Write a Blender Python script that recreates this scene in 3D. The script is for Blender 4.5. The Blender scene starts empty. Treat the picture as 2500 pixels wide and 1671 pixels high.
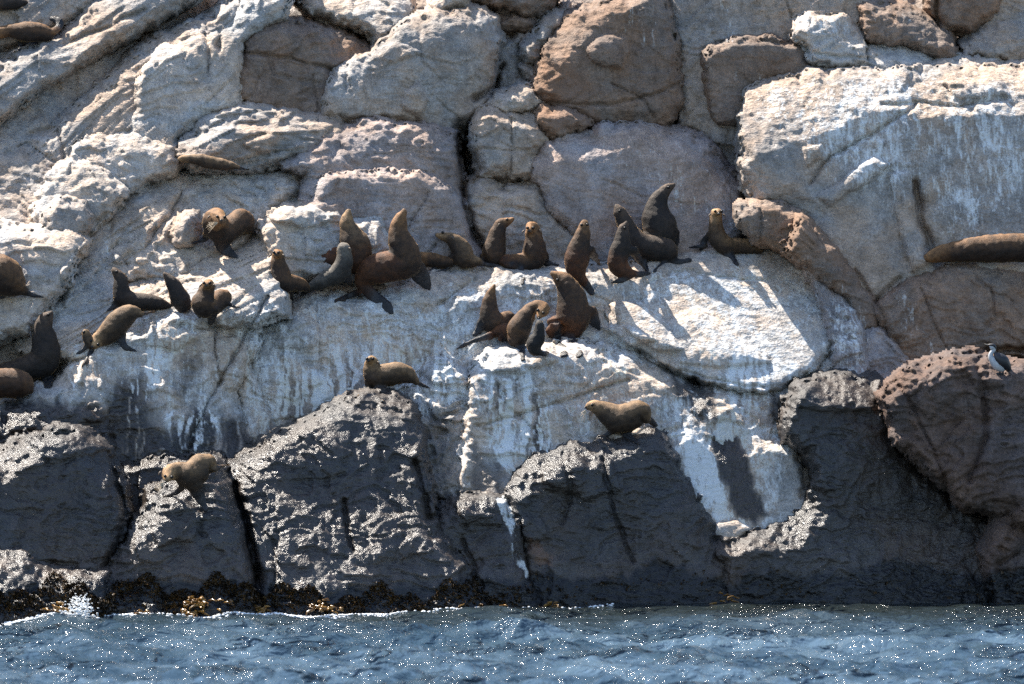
import bpy, math, random
import numpy as np
from mathutils import Vector

# ------------------------------------------------------------------ camera, light, exposure
SC = bpy.context.scene
COL = SC.collection
CAM_D, CAM_Z, PXM = 60.0, 3.6, 180.0            # metres to the shoreline, metres above water, photo pixels per metre there
FPX = CAM_D * PXM
cam = bpy.data.cameras.new('camera'); cam_o = bpy.data.objects.new('camera', cam); COL.objects.link(cam_o)
cam_o.location = (0, -CAM_D, CAM_Z); cam_o.rotation_euler = (math.radians(90), 0, 0)
cam.sensor_width = 36; cam.lens = 36 * FPX / 2500; cam.clip_start = 1; cam.clip_end = 3000
cam.dof.use_dof = True; cam.dof.focus_distance = 62.5; cam.dof.aperture_fstop = 1.4
SC.camera = cam_o
SUN = Vector((-1.39, 1.02, 2.62)).normalized()
world = bpy.data.worlds.new('World'); SC.world = world; world.use_nodes = True
wn = world.node_tree; bg = wn.nodes['Background']
sky = wn.nodes.new('ShaderNodeTexSky'); sky.sky_type = 'NISHITA'; sky.sun_disc = False
sky.sun_elevation = math.asin(SUN.z); sky.sun_rotation = math.atan2(SUN.x, SUN.y)
sky.air_density = 1.0; sky.dust_density = 0.6; sky.ozone_density = 1.4
wn.links.new(sky.outputs[0], bg.inputs[0]); bg.inputs[1].default_value = 0.095
sl = bpy.data.lights.new('sun', 'SUN'); sl.energy = 5.0; sl.angle = math.radians(0.53); sl.color = (1.0, 0.93, 0.83)
so = bpy.data.objects.new('sun', sl); COL.objects.link(so)
so.rotation_euler = SUN.to_track_quat('Z', 'Y').to_euler(); so.location = (-20, 30, 60)
SC.view_settings.view_transform = 'Standard'; SC.view_settings.look = 'None'
SC.view_settings.exposure = 1.58; SC.view_settings.gamma = 1.0
SC.render.engine = 'CYCLES'
SC.cycles.use_denoising = False
SC.cycles.sample_clamp_indirect = 4.0
SC.cycles.max_bounces = 5; SC.cycles.caustics_reflective = False; SC.cycles.caustics_refractive = False

rnd = random.Random(7)

# ------------------------------------------------------------------ helpers
OV = 2500.0 / 2346.0
def to_world(px, py, Y):
    k = (Y + CAM_D) / FPX
    return (px - 1250.0) * k, Y, CAM_Z + (835.5 - py) * k
def shear(px): return (px - 1150.0) * 0.0013     # the shore runs away from the viewer towards the right

def link(o, parent=None):
    COL.objects.link(o)
    if parent is not None: o.parent = parent
    return o
def tag(o, label=None, cat=None, group=None, kind=None):
    if label: o['label'] = label
    if cat: o['category'] = cat
    if group: o['group'] = group
    if kind: o['kind'] = kind
    return o
def mesh_obj(name, V, Fq, mat, parent=None, smooth=True, attrs=None):
    me = bpy.data.meshes.new(name)
    V = np.asarray(V, dtype=np.float32)
    if isinstance(Fq, np.ndarray) and Fq.ndim == 2:
        n, k = Fq.shape
        me.vertices.add(len(V)); me.vertices.foreach_set('co', V.ravel())
        me.loops.add(n * k); me.loops.foreach_set('vertex_index', Fq.astype(np.int32).ravel())
        me.polygons.add(n); me.polygons.foreach_set('loop_start', np.arange(0, n * k, k, dtype=np.int32))
        me.update(calc_edges=True)
    else:
        me.from_pydata([tuple(map(float, v)) for v in V], [], [tuple(int(i) for i in f) for f in Fq])
    if attrs:
        for an, arr in attrs.items():
            a = me.color_attributes.new(an, 'FLOAT_COLOR', 'POINT')
            full = np.ones((len(V), 4), dtype=np.float32); full[:, :arr.shape[1]] = arr
            a.data.foreach_set('color', full.ravel())
    if smooth: me.polygons.foreach_set('use_smooth', np.ones(len(me.polygons), dtype=bool))
    me.materials.append(mat)
    o = bpy.data.objects.new(name, me)
    return link(o, parent)

# --- numpy noise
def _hash(ix, iy, seed):
    h = (ix.astype(np.int64) * 374761393 + iy.astype(np.int64) * 668265263 + seed * 1442695041) & 0x7fffffff
    h = ((h ^ (h >> 13)) * 1274126177) & 0x7fffffff
    h = ((h ^ (h >> 16)) * 2246822519) & 0x7fffffff
    return ((h ^ (h >> 15)) & 0xffffff) / float(0xffffff)
def perlin(x, y, seed=0):
    ix = np.floor(x); iy = np.floor(y); fx = x - ix; fy = y - iy
    u = fx * fx * fx * (fx * (fx * 6 - 15) + 10); v = fy * fy * fy * (fy * (fy * 6 - 15) + 10)
    def g(dx, dy):
        a = _hash(ix + dx, iy + dy, seed) * 2 * np.pi
        return np.cos(a) * (fx - dx) + np.sin(a) * (fy - dy)
    a = g(0, 0); b = g(1, 0); c = g(0, 1); d = g(1, 1)
    return ((a + (b - a) * u) * (1 - v) + (c + (d - c) * u) * v) * 1.5
def fbm(x, y, seed=0, octaves=4, gain=0.5):
    s = 0; a = 1.0
    for i in range(octaves):
        s = s + a * perlin(x * 2 ** i + i * 17.3, y * 2 ** i - i * 9.1, seed + i); a *= gain
    return s
def facet(x, y, seed=0, k=1.1, tilt=1.0):
    """convex fracture facets: the highest of the tilted caps of the nearest jittered cells"""
    ix = np.floor(x); iy = np.floor(y); best = np.full(x.shape, -9.0)
    for dx in (-1, 0, 1):
        for dy in (-1, 0, 1):
            cx = ix + dx; cy = iy + dy
            jx = _hash(cx, cy, seed); jy = _hash(cx, cy, seed + 1)
            ax = (_hash(cx, cy, seed + 2) - .5) * 2 * tilt; ay = (_hash(cx, cy, seed + 3) - .5) * 2 * tilt
            h = _hash(cx, cy, seed + 4) * .5
            rx = x - cx - jx; ry = y - cy - jy
            best = np.maximum(best, h + ax * rx + ay * ry - k * (rx * rx + ry * ry))
    return best
def sstep(a, b, x):
    t = np.clip((x - a) / (b - a + 1e-9), 0, 1); return t * t * (3 - 2 * t)
def sdf(px, py, poly):
    """signed distance (inside positive) and the nearest-edge outward direction's downward share"""
    P = np.asarray(poly, float); best = np.full(px.shape, 1e18); inside = np.zeros(px.shape, bool)
    nx = np.zeros(px.shape); ny = np.zeros(px.shape)
    for i in range(len(P)):
        a = P[i]; b = P[(i + 1) % len(P)]; e = b - a; L2 = e @ e + 1e-9
        t = np.clip(((px - a[0]) * e[0] + (py - a[1]) * e[1]) / L2, 0, 1)
        qx = px - a[0] - t * e[0]; qy = py - a[1] - t * e[1]; d2 = qx * qx + qy * qy
        m = d2 < best; best = np.where(m, d2, best); nx = np.where(m, qx, nx); ny = np.where(m, qy, ny)
        c = ((a[1] > py) != (b[1] > py))
        with np.errstate(divide='ignore', invalid='ignore'):
            xi = (b[0] - a[0]) * (py - a[1]) / (b[1] - a[1] + 1e-12) + a[0]
        inside ^= (c & (px < xi))
    d = np.sqrt(best); up = ny / (d + 1e-6)        # inside point lies below the nearest edge -> +1 (a top edge)
    lf = nx / (d + 1e-6)
    return np.where(inside, d, -d), np.where(inside, up, -up), np.where(inside, lf, -lf)
def poly(s, k=OV):
    return [(float(a) * k, float(b) * k) for a, b in (t.split(',') for t in s.split())]
def line_dist(px, py, pts):
    best = np.full(px.shape, 1e18); P = np.asarray(pts, float)
    for i in range(len(P) - 1):
        a = P[i]; e = P[i + 1] - a; t = np.clip(((px - a[0]) * e[0] + (py - a[1]) * e[1]) / (e @ e + 1e-9), 0, 1)
        best = np.minimum(best, (px - a[0] - t * e[0]) ** 2 + (py - a[1] - t * e[1]) ** 2)
    return np.sqrt(best)

# ------------------------------------------------------------------ materials
def new_mat(name):
    m = bpy.data.materials.new(name); m.use_nodes = True; nt = m.node_tree
    return m, nt, nt.nodes['Principled BSDF']
def N(nt, t, **kw):
    n = nt.nodes.new(t)
    for k, v in kw.items():
        if k.startswith('i_'):
            key = k[2:]; n.inputs[int(key) if key.isdigit() else key.replace('_', ' ')].default_value = v
        else: setattr(n, k, v)
    return n
def noise_node(nt, vec, scale, detail=4, rough=.6, dist=0.0):
    n = N(nt, 'ShaderNodeTexNoise'); n.inputs['Scale'].default_value = scale; n.inputs['Detail'].default_value = detail
    n.inputs['Roughness'].default_value = rough; n.inputs['Distortion'].default_value = dist
    nt.links.new(vec, n.inputs['Vector']); return n.outputs['Fac']
def ramp(nt, fac, a, b, ca=(0, 0, 0, 1), cb=(1, 1, 1, 1)):
    r = N(nt, 'ShaderNodeMapRange', interpolation_type='SMOOTHSTEP'); r.inputs['From Min'].default_value = a; r.inputs['From Max'].default_value = b
    nt.links.new(fac, r.inputs['Value']); return r.outputs[0]
def math_node(nt, op, a, b=None, c=None):
    n = N(nt, 'ShaderNodeMath', operation=op)
    for i, v in enumerate((a, b, c)):
        if v is None: continue
        if isinstance(v, (int, float)): n.inputs[i].default_value = v
        else: nt.links.new(v, n.inputs[i])
    return n.outputs[0]
def mixc(nt, fac, a, b, mode='MIX'):
    n = N(nt, 'ShaderNodeMix', data_type='RGBA', blend_type=mode)
    for i, v in ((0, fac), (6, a), (7, b)):
        if isinstance(v, (int, float)): n.inputs[i].default_value = v
        elif isinstance(v, tuple): n.inputs[i].default_value = v
        else: nt.links.new(v, n.inputs[i])
    return n.outputs[2]

def make_rock_material():
    m, nt, b = new_mat('granite'); L = nt.links
    geo = N(nt, 'ShaderNodeNewGeometry'); pos = geo.outputs['Position']
    tint = N(nt, 'ShaderNodeAttribute', attribute_name='tint').outputs['Color']
    mask = N(nt, 'ShaderNodeAttribute', attribute_name='mask').outputs['Color']
    sep = N(nt, 'ShaderNodeSeparateColor'); L.new(mask, sep.inputs[0])
    G, W, R = sep.outputs
    mp = N(nt, 'ShaderNodeMapping'); mp.inputs['Scale'].default_value = (1, 1, .09); L.new(pos, mp.inputs['Vector'])
    streak = noise_node(nt, mp.outputs[0], 10.0, 6, .72, .2)
    streak2 = noise_node(nt, mp.outputs[0], 26.0, 3, .6)
    big = noise_node(nt, pos, 1.1, 4, .6, .4)
    mid = noise_node(nt, pos, 5.5, 5, .68, .3)
    fine = noise_node(nt, pos, 38.0, 4, .75)
    grit = noise_node(nt, pos, 120.0, 2, .7)
    # grain and mottling
    v = math_node(nt, 'MULTIPLY_ADD', ramp(nt, mid, .3, .7), .42, .66)
    v = math_node(nt, 'MULTIPLY', v, math_node(nt, 'MULTIPLY_ADD', ramp(nt, fine, .34, .68), .42, .76))
    v = math_node(nt, 'MULTIPLY', v, math_node(nt, 'MULTIPLY_ADD', ramp(nt, grit, .35, .7), .35, .84))
    comb = N(nt, 'ShaderNodeCombineColor'); [L.new(v, comb.inputs[i]) for i in range(3)]
    c = mixc(nt, 1.0, tint, comb.outputs[0], 'MULTIPLY')
    # hue drift: warm and cool minerals
    warm = mixc(nt, 1.0, c, (1.12, .97, .86, 1), 'MULTIPLY')
    cool = mixc(nt, 1.0, c, (.93, .98, 1.05, 1), 'MULTIPLY')
    c = mixc(nt, ramp(nt, big, .36, .62), cool, warm)
    # rust
    rf = math_node(nt, 'ADD', R, math_node(nt, 'MULTIPLY_ADD', mid, .9, -.55))
    rf = math_node(nt, 'MULTIPLY', ramp(nt, rf, .3, .9), .52)
    c = mixc(nt, rf, c, (.19, .095, .05, 1))
    # lichen / black algae specks
    blk = math_node(nt, 'MULTIPLY', ramp(nt, noise_node(nt, mp.outputs[0], 17.0, 5, .75), .57, .68), .55)
    c = mixc(nt, blk, c, mixc(nt, 1.0, c, (.33, .33, .35, 1), 'MULTIPLY'))
    # guano
    s = math_node(nt, 'ADD', math_node(nt, 'MULTIPLY', streak, .75), math_node(nt, 'MULTIPLY', fine, .25))
    s = math_node(nt, 'ADD', s, math_node(nt, 'MULTIPLY_ADD', streak2, .35, -.175))
    gf = math_node(nt, 'ADD', G, math_node(nt, 'MULTIPLY_ADD', s, 3.4, -1.95))
    gf = math_node(nt, 'MULTIPLY', ramp(nt, gf, .25, 1.0), ramp(nt, G, .02, .25))
    gcol = mixc(nt, ramp(nt, big, .45, .7), (.72, .73, .72, 1), (.66, .61, .50, 1))
    c = mixc(nt, math_node(nt, 'MULTIPLY', gf, .9), c, gcol)
    L.new(c, b.inputs['Base Color'])
    ro = math_node(nt, 'MULTIPLY_ADD', W, -.62, .86)
    ro = math_node(nt, 'ADD', ro, math_node(nt, 'MULTIPLY', gf, .25))
    L.new(ro, b.inputs['Roughness'])
    L.new(math_node(nt, 'MULTIPLY_ADD', W, .35, .25), b.inputs['Specular IOR Level'])
    # relief
    h = math_node(nt, 'ADD', math_node(nt, 'MULTIPLY', mid, .5), math_node(nt, 'MULTIPLY', fine, .22))
    h = math_node(nt, 'ADD', h, math_node(nt, 'MULTIPLY', grit, .06))
    def chip(scale, z):
        mp2 = N(nt, 'ShaderNodeMapping'); mp2.inputs['Rotation'].default_value = (.2, -.5, .3); mp2.inputs['Scale'].default_value = (1, 1, z)
        wv = N(nt, 'ShaderNodeVectorMath', operation='MULTIPLY_ADD'); nz = N(nt, 'ShaderNodeTexNoise'); nz.inputs['Scale'].default_value = scale * .6; nz.inputs['Detail'].default_value = 3
        L.new(pos, nz.inputs['Vector']); L.new(nz.outputs['Color'], wv.inputs[0]); wv.inputs[1].default_value = (.9 / scale,) * 3; L.new(pos, wv.inputs[2])
        L.new(wv.outputs[0], mp2.inputs['Vector'])
        v_ = N(nt, 'ShaderNodeTexVoronoi', feature='F1'); v_.inputs['Scale'].default_value = scale; L.new(mp2.outputs[0], v_.inputs['Vector'])
        return v_.outputs['Distance']
    h = math_node(nt, 'ADD', h, math_node(nt, 'MULTIPLY', chip(7.0, 1.9), .40))
    h = math_node(nt, 'ADD', h, math_node(nt, 'MULTIPLY', chip(21.0, 1.6), .16))
    bp = N(nt, 'ShaderNodeBump'); bp.inputs['Strength'].default_value = .9; bp.inputs['Distance'].default_value = .06
    L.new(h, bp.inputs['Height']); L.new(bp.outputs[0], b.inputs['Normal'])
    return m
M_ROCK = make_rock_material()
# ------------------------------------------------------------------ stains, cracks: fixed marks on the rock (overview pixels -> photo pixels)
TINT = dict(g=(.40, .35, .30), w=(.50, .455, .40), b=(.25, .185, .14), p=(.37, .315, .285), o=(.31, .235, .18),
            d=(.034, .030, .027), r=(.135, .10, .084), k=(.008, .008, .009), e=(.085, .075, .066))
# (kind, polygon, softness, strength)
STAINS = [
 ('G', "1700,195 1860,160 2420,140 2420,380 2300,500 2180,580 2100,470 1960,440 1850,350 1740,270", 70, .85),
 ('G', "1330,300 1560,300 1640,360 1700,450 1690,520 1560,510 1480,440 1380,370", 40, .50),
 ('G', "1370,20 1500,0 1545,120 1480,110 1400,70 1370,90", 30, .55),
 ('G', "1640,0 1700,0 1690,100 1660,100", 16, .55),
 ('G', "1820,35 1900,35 1960,55 1985,80 1900,95 1830,80", 20, .7),
 ('G', "1980,20 2080,30 2160,80 2060,70 1990,60", 16, .55),
 ('G', "860,300 920,290 960,420 1040,560 980,540 900,420", 40, .38),
 ('G', "120,560 330,420 480,400 440,560 620,560 620,700 300,740 140,760 60,700", 60, .40),
 ('G', "150,740 330,700 560,700 640,690 900,650 1120,640 1400,630 1700,600 1900,640 1910,880 1800,1000 1500,960 1180,1080 1000,1030 700,960 620,1010 560,990 500,1000 420,1010 300,900 150,900", 45, .80),
 ('G', "560,800 610,810 655,1000 600,1025 570,1000", 10, 1.1), ('G', "355,790 395,790 430,1040 408,1045", 12, .9),
 ('G', "300,780 330,790 350,930 330,930", 12, .8), ('G', "255,860 275,860 268,960 256,960", 9, .9), ('G', "370,900 400,900 398,1070 384,1080", 10, 1.15), ('G', "455,900 480,890 470,1000 450,1060 438,1050", 9, 1.1),
 ('G', "500,900 520,900 535,1000 520,1010", 10, .8), ('G', "690,880 715,880 725,950 705,955", 11, .9), ('G', "880,930 900,925 905,1010 890,1010", 9, 1.1), ('G', "975,1030 990,1040 985,1180 972,1170", 8, 1.1), ('G', "1100,960 1125,950 1140,1060 1120,1060", 11, .9), ('G', "1230,930 1260,920 1275,1000 1250,1010", 14, .9), ('G', "430,880 450,880 430,1040 415,1040", 8, .8),
 ('G', "1035,980 1080,980 1075,1120 1055,1130", 12, .95), ('G', "920,920 960,920 975,1090 955,1090", 12, .8),
 ('G', "1140,1140 1172,1140 1190,1230 1214,1340 1195,1330 1165,1240", 8, 1.15),
 ('G', "1485,930 1600,880 1690,968 1820,975 1812,1010 1540,1014", 14, 1.2),
 ('G', "1535,1010 1622,1000 1655,1090 1690,1198 1625,1200 1570,1100", 15, 1.15),
 ('G', "1688,1000 1815,990 1802,1080 1780,1180 1750,1180 1720,1080", 15, 1.1),
 ('G', "1690,1195 1800,1180 1780,1215 1700,1215", 10, .8), ('G', "1735,1215 1760,1215 1770,1260 1750,1260", 6, .7),
 ('G', "1925,640 2000,740 1990,870 1890,860 1880,760", 30, .75), ('G', "1770,590 1850,590 1930,780 1900,800", 22, .7),
 ('G', "760,960 900,900 1150,1000 1170,1100 980,1100 800,1010", 40, .42),
 ('G', "2080,760 2200,760 2230,830 2100,840", 25, .35), ('G', "2040,620 2080,640 2120,780 2070,800", 18, .5),
 ('G', "700,150 900,60 1100,60 1140,200 1060,280 760,260", 70, .22),
 ('G', "200,120 560,60 560,260 300,420 60,560 60,400", 80, .30),
 # dark, algae-blackened rock
 ('D', "-200,940 150,915 240,930 290,870 320,860 350,960 380,1000 440,940 470,930 560,960 580,1010 660,990 720,960 800,990 850,1080 940,1100 990,1120 1100,1130 1180,1140 1230,1400 1230,1800 -200,1800", 22, 1.0),
 ('D', "420,800 460,810 450,900 400,900", 14, .6), ('D', "640,900 680,880 720,960 660,980", 20, .55),
 ('D', "790,870 850,860 860,960 780,960", 22, .35), ('D', "980,930 1040,950 1030,1130 960,1130", 20, .75),
 ('D', "1080,1020 1150,1060 1150,1130 1080,1130", 16, .7),
 ('D', "1540,870 1640,880 1660,960 1600,960 1560,930", 14, .9),
 ('D', "1625,995 1690,1000 1760,1185 1690,1198", 8, 1.0), ('D', "1770,910 1815,900 1800,965 1760,960", 8, .9),
 ('R', "1230,120 1340,150 1380,280 1230,290", 30, .9), ('R', "1215,230 1370,240 1380,310 1230,310", 16, 1.0),
 ('R', "1370,420 1560,470 1560,560 1350,560", 40, .65), ('R', "640,10 700,60 850,130 760,160 740,80", 22, .5),
 ('R', "550,180 700,230 690,280 560,260", 24, .45), ('R', "940,290 1060,330 1060,460 980,430", 34, .45),
 ('R', "2020,840 2180,820 2160,960 2080,1000", 34, .6), ('R', "2180,1180 2346,1000 2400,1400 2200,1300", 60, .4),
 ('R', "1700,470 1840,470 1830,570 1740,560", 14, .55), ('R', "1890,500 1990,640 1960,760 1900,620", 18, .5),
 ('R', "1300,1130 1440,1130 1460,1240 1330,1250", 30, .35), ('R', "2000,640 2120,650 2200,820 2060,830", 40, .4),
 ('R', "1210,1230 1260,1260 1270,1310 1225,1290", 14, 1.0),('R', "1560,1250 1700,1260 1720,1310 1570,1320", 24, .35),
 ('R', "1700,420 1860,420 1900,560 1760,520", 30, .4),
]
STAINS = [(k, poly(s), w * OV, a) for k, s, w, a in STAINS]
# black band above the waterline: upper edge in overview pixels
BAND_X = np.array([-300, 0, 150, 210, 330, 450, 590, 700, 850, 1000, 1080, 1180, 1240, 1330, 1440, 1500, 1560, 1680, 1720, 1800, 1900, 2000, 2060, 2150, 2250, 2346, 2600]) * OV
BAND_Y = np.array([1320, 1330, 1325, 1330, 1322, 1330, 1320, 1350, 1345, 1340, 1325, 1330, 1310, 1325, 1318, 1280, 1300, 1340, 1310, 1312, 1318, 1295, 1275, 1300, 1320, 1300, 1300]) * OV
# cracks: (points, half width px, depth m)
CRACKS = [
 ("1050,310 1058,400 1062,470 1085,540 1110,570", 9, .5), ("1090,225 1130,200 1150,150", 7, .3),
 ("1560,850 1620,865 1700,885 1790,888 1860,850 1905,790", 3, .07), ("1470,800 1530,850 1600,880", 4, .12),
 ("500,880 515,850 545,800 600,700 615,680", 4.5, .16), ("490,720 492,800 503,870 460,960 430,1040", 3.5, .12),
 ("1090,975 1180,955 1300,915 1440,870", 3.5, .10), ("960,985 1000,960 1090,930", 3, .05), ("1140,880 1160,930 1240,1000", 4, .08),
 ("725,700 735,830 735,900", 2.5, .04), ("560,760 580,850 640,990", 3.5, .06), ("915,630 960,600 1000,560 1000,560", 3, .08),
 ("1000,700 1060,660 1090,640", 3.5, .09), ("1140,420 1160,440 1230,430", 3, .06),
 ("555,120 640,130 760,160 770,180", 3.5, .09), ("720,175 730,280", 3, .07), ("800,130 790,210", 3, .05),
 ("920,110 990,140 1060,150", 3, .04), ("1000,230 1040,260 1060,290", 3, .05), ("960,80 965,140 1010,180", 2.5, .04),
 ("1168,270 1175,330 1170,400", 3.2, .08), ("1100,340 1200,348", 2.5, .05), ("1275,240 1400,240 1520,210 1560,190", 3.5, .09),
 ("1400,190 1480,230 1500,270", 3, .06), ("1640,100 1760,95 1850,110 1870,150", 4, .1), ("1800,0 1810,30 1825,60", 3, .07),
 ("1380,410 1470,450 1600,470", 2.5, .04), ("1855,420 1900,360 2010,300 2100,240", 5, .12), ("2095,420 2110,520 2150,600", 11, .28),
 ("2020,240 2100,235 2200,245 2300,225", 4, .09), ("1960,620 2010,700 2030,740", 4, .1), ("2010,690 2060,640", 5, .14),
 ("2240,640 2270,660 2280,720", 4, .08), ("2110,660 2150,760 2180,830", 3, .07), ("2200,810 2270,805 2346,800", 7, .25),
 ("535,1110 560,1190 590,1330", 9, .3), ("790,1150 800,1230 808,1260", 5, .12), ("950,1060 965,1110 985,1190", 6, .18),
 ("1060,1240 1090,1300 1085,1330", 4, .09), ("1380,1050 1400,1150 1450,1290", 5, .10), ("1290,1040 1310,1130 1290,1200", 5, .07),
 ("2060,880 2100,950 2170,1110 2180,1160", 5, .10), ("2240,830 2260,1000 2220,1100", 8, .16), ("250,1040 270,1110 290,1180", 5, .2),
 ("100,1000 200,990 260,1000", 5, .1), ("640,420 760,400", 3, .05), ("380,500 360,560 365,600", 4, .06),
 ("60,310 130,290 150,360", 4, .10), ("10,350 60,330 130,370", 4, .08), ("150,100 250,60 330,20", 5, .12), ("470,80 480,130 475,170", 4, .1),
 ("1480,650 1560,620 1700,640 1820,640", 2.5, .05), ("1740,480 1745,560", 4, .08), ("1700,640 1800,650 1860,690", 2.5, .04),
 ("740,500 820,500 950,510", 2.5, .05), ("930,530 960,480 980,440", 3, .06), ("1850,120 1985,135", 3.5, .08), ("2145,0 2150,50", 6, .2),
]
CRACKS = [(poly(s), w, d) for s, w, d in CRACKS]
# raised ribs and knobs of the rock itself: (polygon, height m, rounding px)
BUMPS = [
 ("1345,115 1368,90 1400,80 1435,90 1440,118 1425,155 1385,150 1358,135", .20, 26),
 ("1970,380 2000,360 2040,375 2010,400 1900,470 1880,450", .16, 22), ("2040,400 2080,395 2100,470 2130,600 2090,620 2060,520", .16, 24),
 ("2160,190 2290,180 2310,215 2200,225", .14, 22), ("1840,340 1880,330 1890,360 1850,380", .10, 18),
 ("930,210 960,190 980,230 960,270 925,240", .14, 16), ("880,100 920,105 960,120 900,140 870,130", .08, 16),
 ("620,440 650,415 680,420 660,460 620,470", .14, 16), ("600,470 780,465 790,500 700,520 580,500", .14, 16),
 ("470,380 560,385 680,400 640,430 500,420", .10, 22),
 ("420,360 470,300 560,290 640,300 620,350 520,370", .14, 26), ("560,330 660,290 760,285 720,330 600,350", .12, 22),
 ("640,740 700,720 760,780 700,800 640,790", .12, 22), ("330,740 420,720 480,760 400,800 330,790", .10, 24),
 ("1400,700 1470,690 1520,740 1560,800 1500,800 1420,740", .22, 24), ("1380,750 1440,745 1500,780 1440,790", .16, 16),
 ("1530,740 1600,700 1680,760 1760,830 1640,840 1560,830", .16, 44),
 ("980,820 1020,800 1060,850 1080,880 1000,880 960,850", .18, 22), ("1110,800 1200,790 1280,820 1200,850 1130,850", .12, 22),
 ("1600,930 1680,940 1700,965 1620,970", .10, 16), ("1640,1200 1690,1195 1720,1215 1660,1240 1640,1225", .14, 14),
 ("1230,1050 1290,1020 1340,1060 1330,1130 1250,1120", .12, 30), ("1310,1070 1400,1060 1420,1120 1330,1150", .08, 26),
 ("1180,1190 1240,1190 1260,1230 1200,1240", .10, 18), ("2110,870 2180,850 2200,900 2130,960 2100,930", .12, 26),
 ("2200,830 2260,830 2300,880 2240,890", .10, 20), ("340,1180 400,1130 470,1180 440,1240 360,1250", .08, 26),
 ("600,1010 700,970 800,1000 780,1090 640,1100", .08, 40), ("840,1180 960,1180 990,1260 860,1290", .08, 34),
 ("1030,1140 1110,1130 1160,1150 1150,1200 1060,1200", .10, 24), ("60,1010 190,990 240,1030 120,1060", .12, 26),
 ("20,950 190,935 230,960 120,990 20,985", .12, 18), ("1820,880 1960,880 2010,930 1900,945 1830,930", .10, 22),
 ("2250,1200 2346,1160 2346,1260 2280,1290", .12, 22), ("260,490 330,430 420,400 400,520 330,600 260,600", .12, 34),
 ("140,620 260,480 300,500 200,650 150,700", .16, 26),
]
BUMPS = [(poly(s), h, r) for s, h, r in BUMPS]

def bbox(P): a = np.asarray(P); return a[:, 0].min(), a[:, 1].min(), a[:, 0].max(), a[:, 1].max()
def in_box(px, py, P, m):
    x0, y0, x1, y1 = bbox(P); return (px > x0 - m) & (px < x1 + m) & (py > y0 - m) & (py < y1 + m)

def relief(px, py, warp_seed=0):
    """cracks (+) and bumps (-) in metres of depth, shared by every rock so that they run on across joints"""
    wx = px + 4 * fbm(px / 46., py / 46., 301, 3); wy = py + 4 * fbm(px / 46., py / 46., 311, 3)
    out = np.zeros(px.shape)
    for P, w, d in CRACKS:
        m = in_box(px, py, P, 40)
        if not m.any(): continue
        dd = line_dist(wx[m], wy[m], P)
        ww = w * (1 + .5 * perlin(px[m] / 30., py[m] / 30., 77))
        out[m] += d * np.exp(-(dd / ww) ** 2) + d * .12 * np.exp(-(dd / (ww * 4)) ** 2)
    for P, h, r in BUMPS:
        m = in_box(px, py, P, 60)
        if not m.any(): continue
        d, up, lf = sdf(wx[m], wy[m], P)
        out[m] -= h * np.sqrt(np.clip(1 - (1 - np.clip((d + 4) / r, 0, 1)) ** 2, 0, 1))
    return out

def rock_noise(px, py, seed, rough, ang=0., an=1.0, big=1.0):
    """fractured granite relief in metres (negative = towards the viewer)"""
    u = px / PXM; v = py / PXM
    a = math.radians(ang); c, s = math.cos(a), math.sin(a)
    uu = (u * c + v * s) / an; vv = (-u * s + v * c) * (an ** .4)
    uw = uu + .10 * perlin(uu * 1.7, vv * 1.7, seed + 50); vw = vv + .10 * perlin(uu * 1.7, vv * 1.7, seed + 51)
    n = -.15 * big * facet(uw * 1.05, vw * 1.05, seed, .55, 1.0)
    n -= .055 * rough * facet(uw * 2.9, vw * 2.9, seed + 10, .6, 1.2)
    n -= .026 * rough * facet(uw * 7.5, vw * 7.5, seed + 20, .7, 1.2)
    n += .015 * rough * fbm(uw * 14, vw * 14, seed + 30, 3, .62)
    n += .04 * rough * np.abs(perlin(uw * 2.3, vw * 2.3, seed + 60))
    q = fbm(uw * .55, vw * 1.15, seed + 70, 4) * 3.2; fl = np.floor(q)
    n += .060 * rough * (fl + sstep(.86, 1.0, q - fl) - q * .75)
    return n

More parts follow.
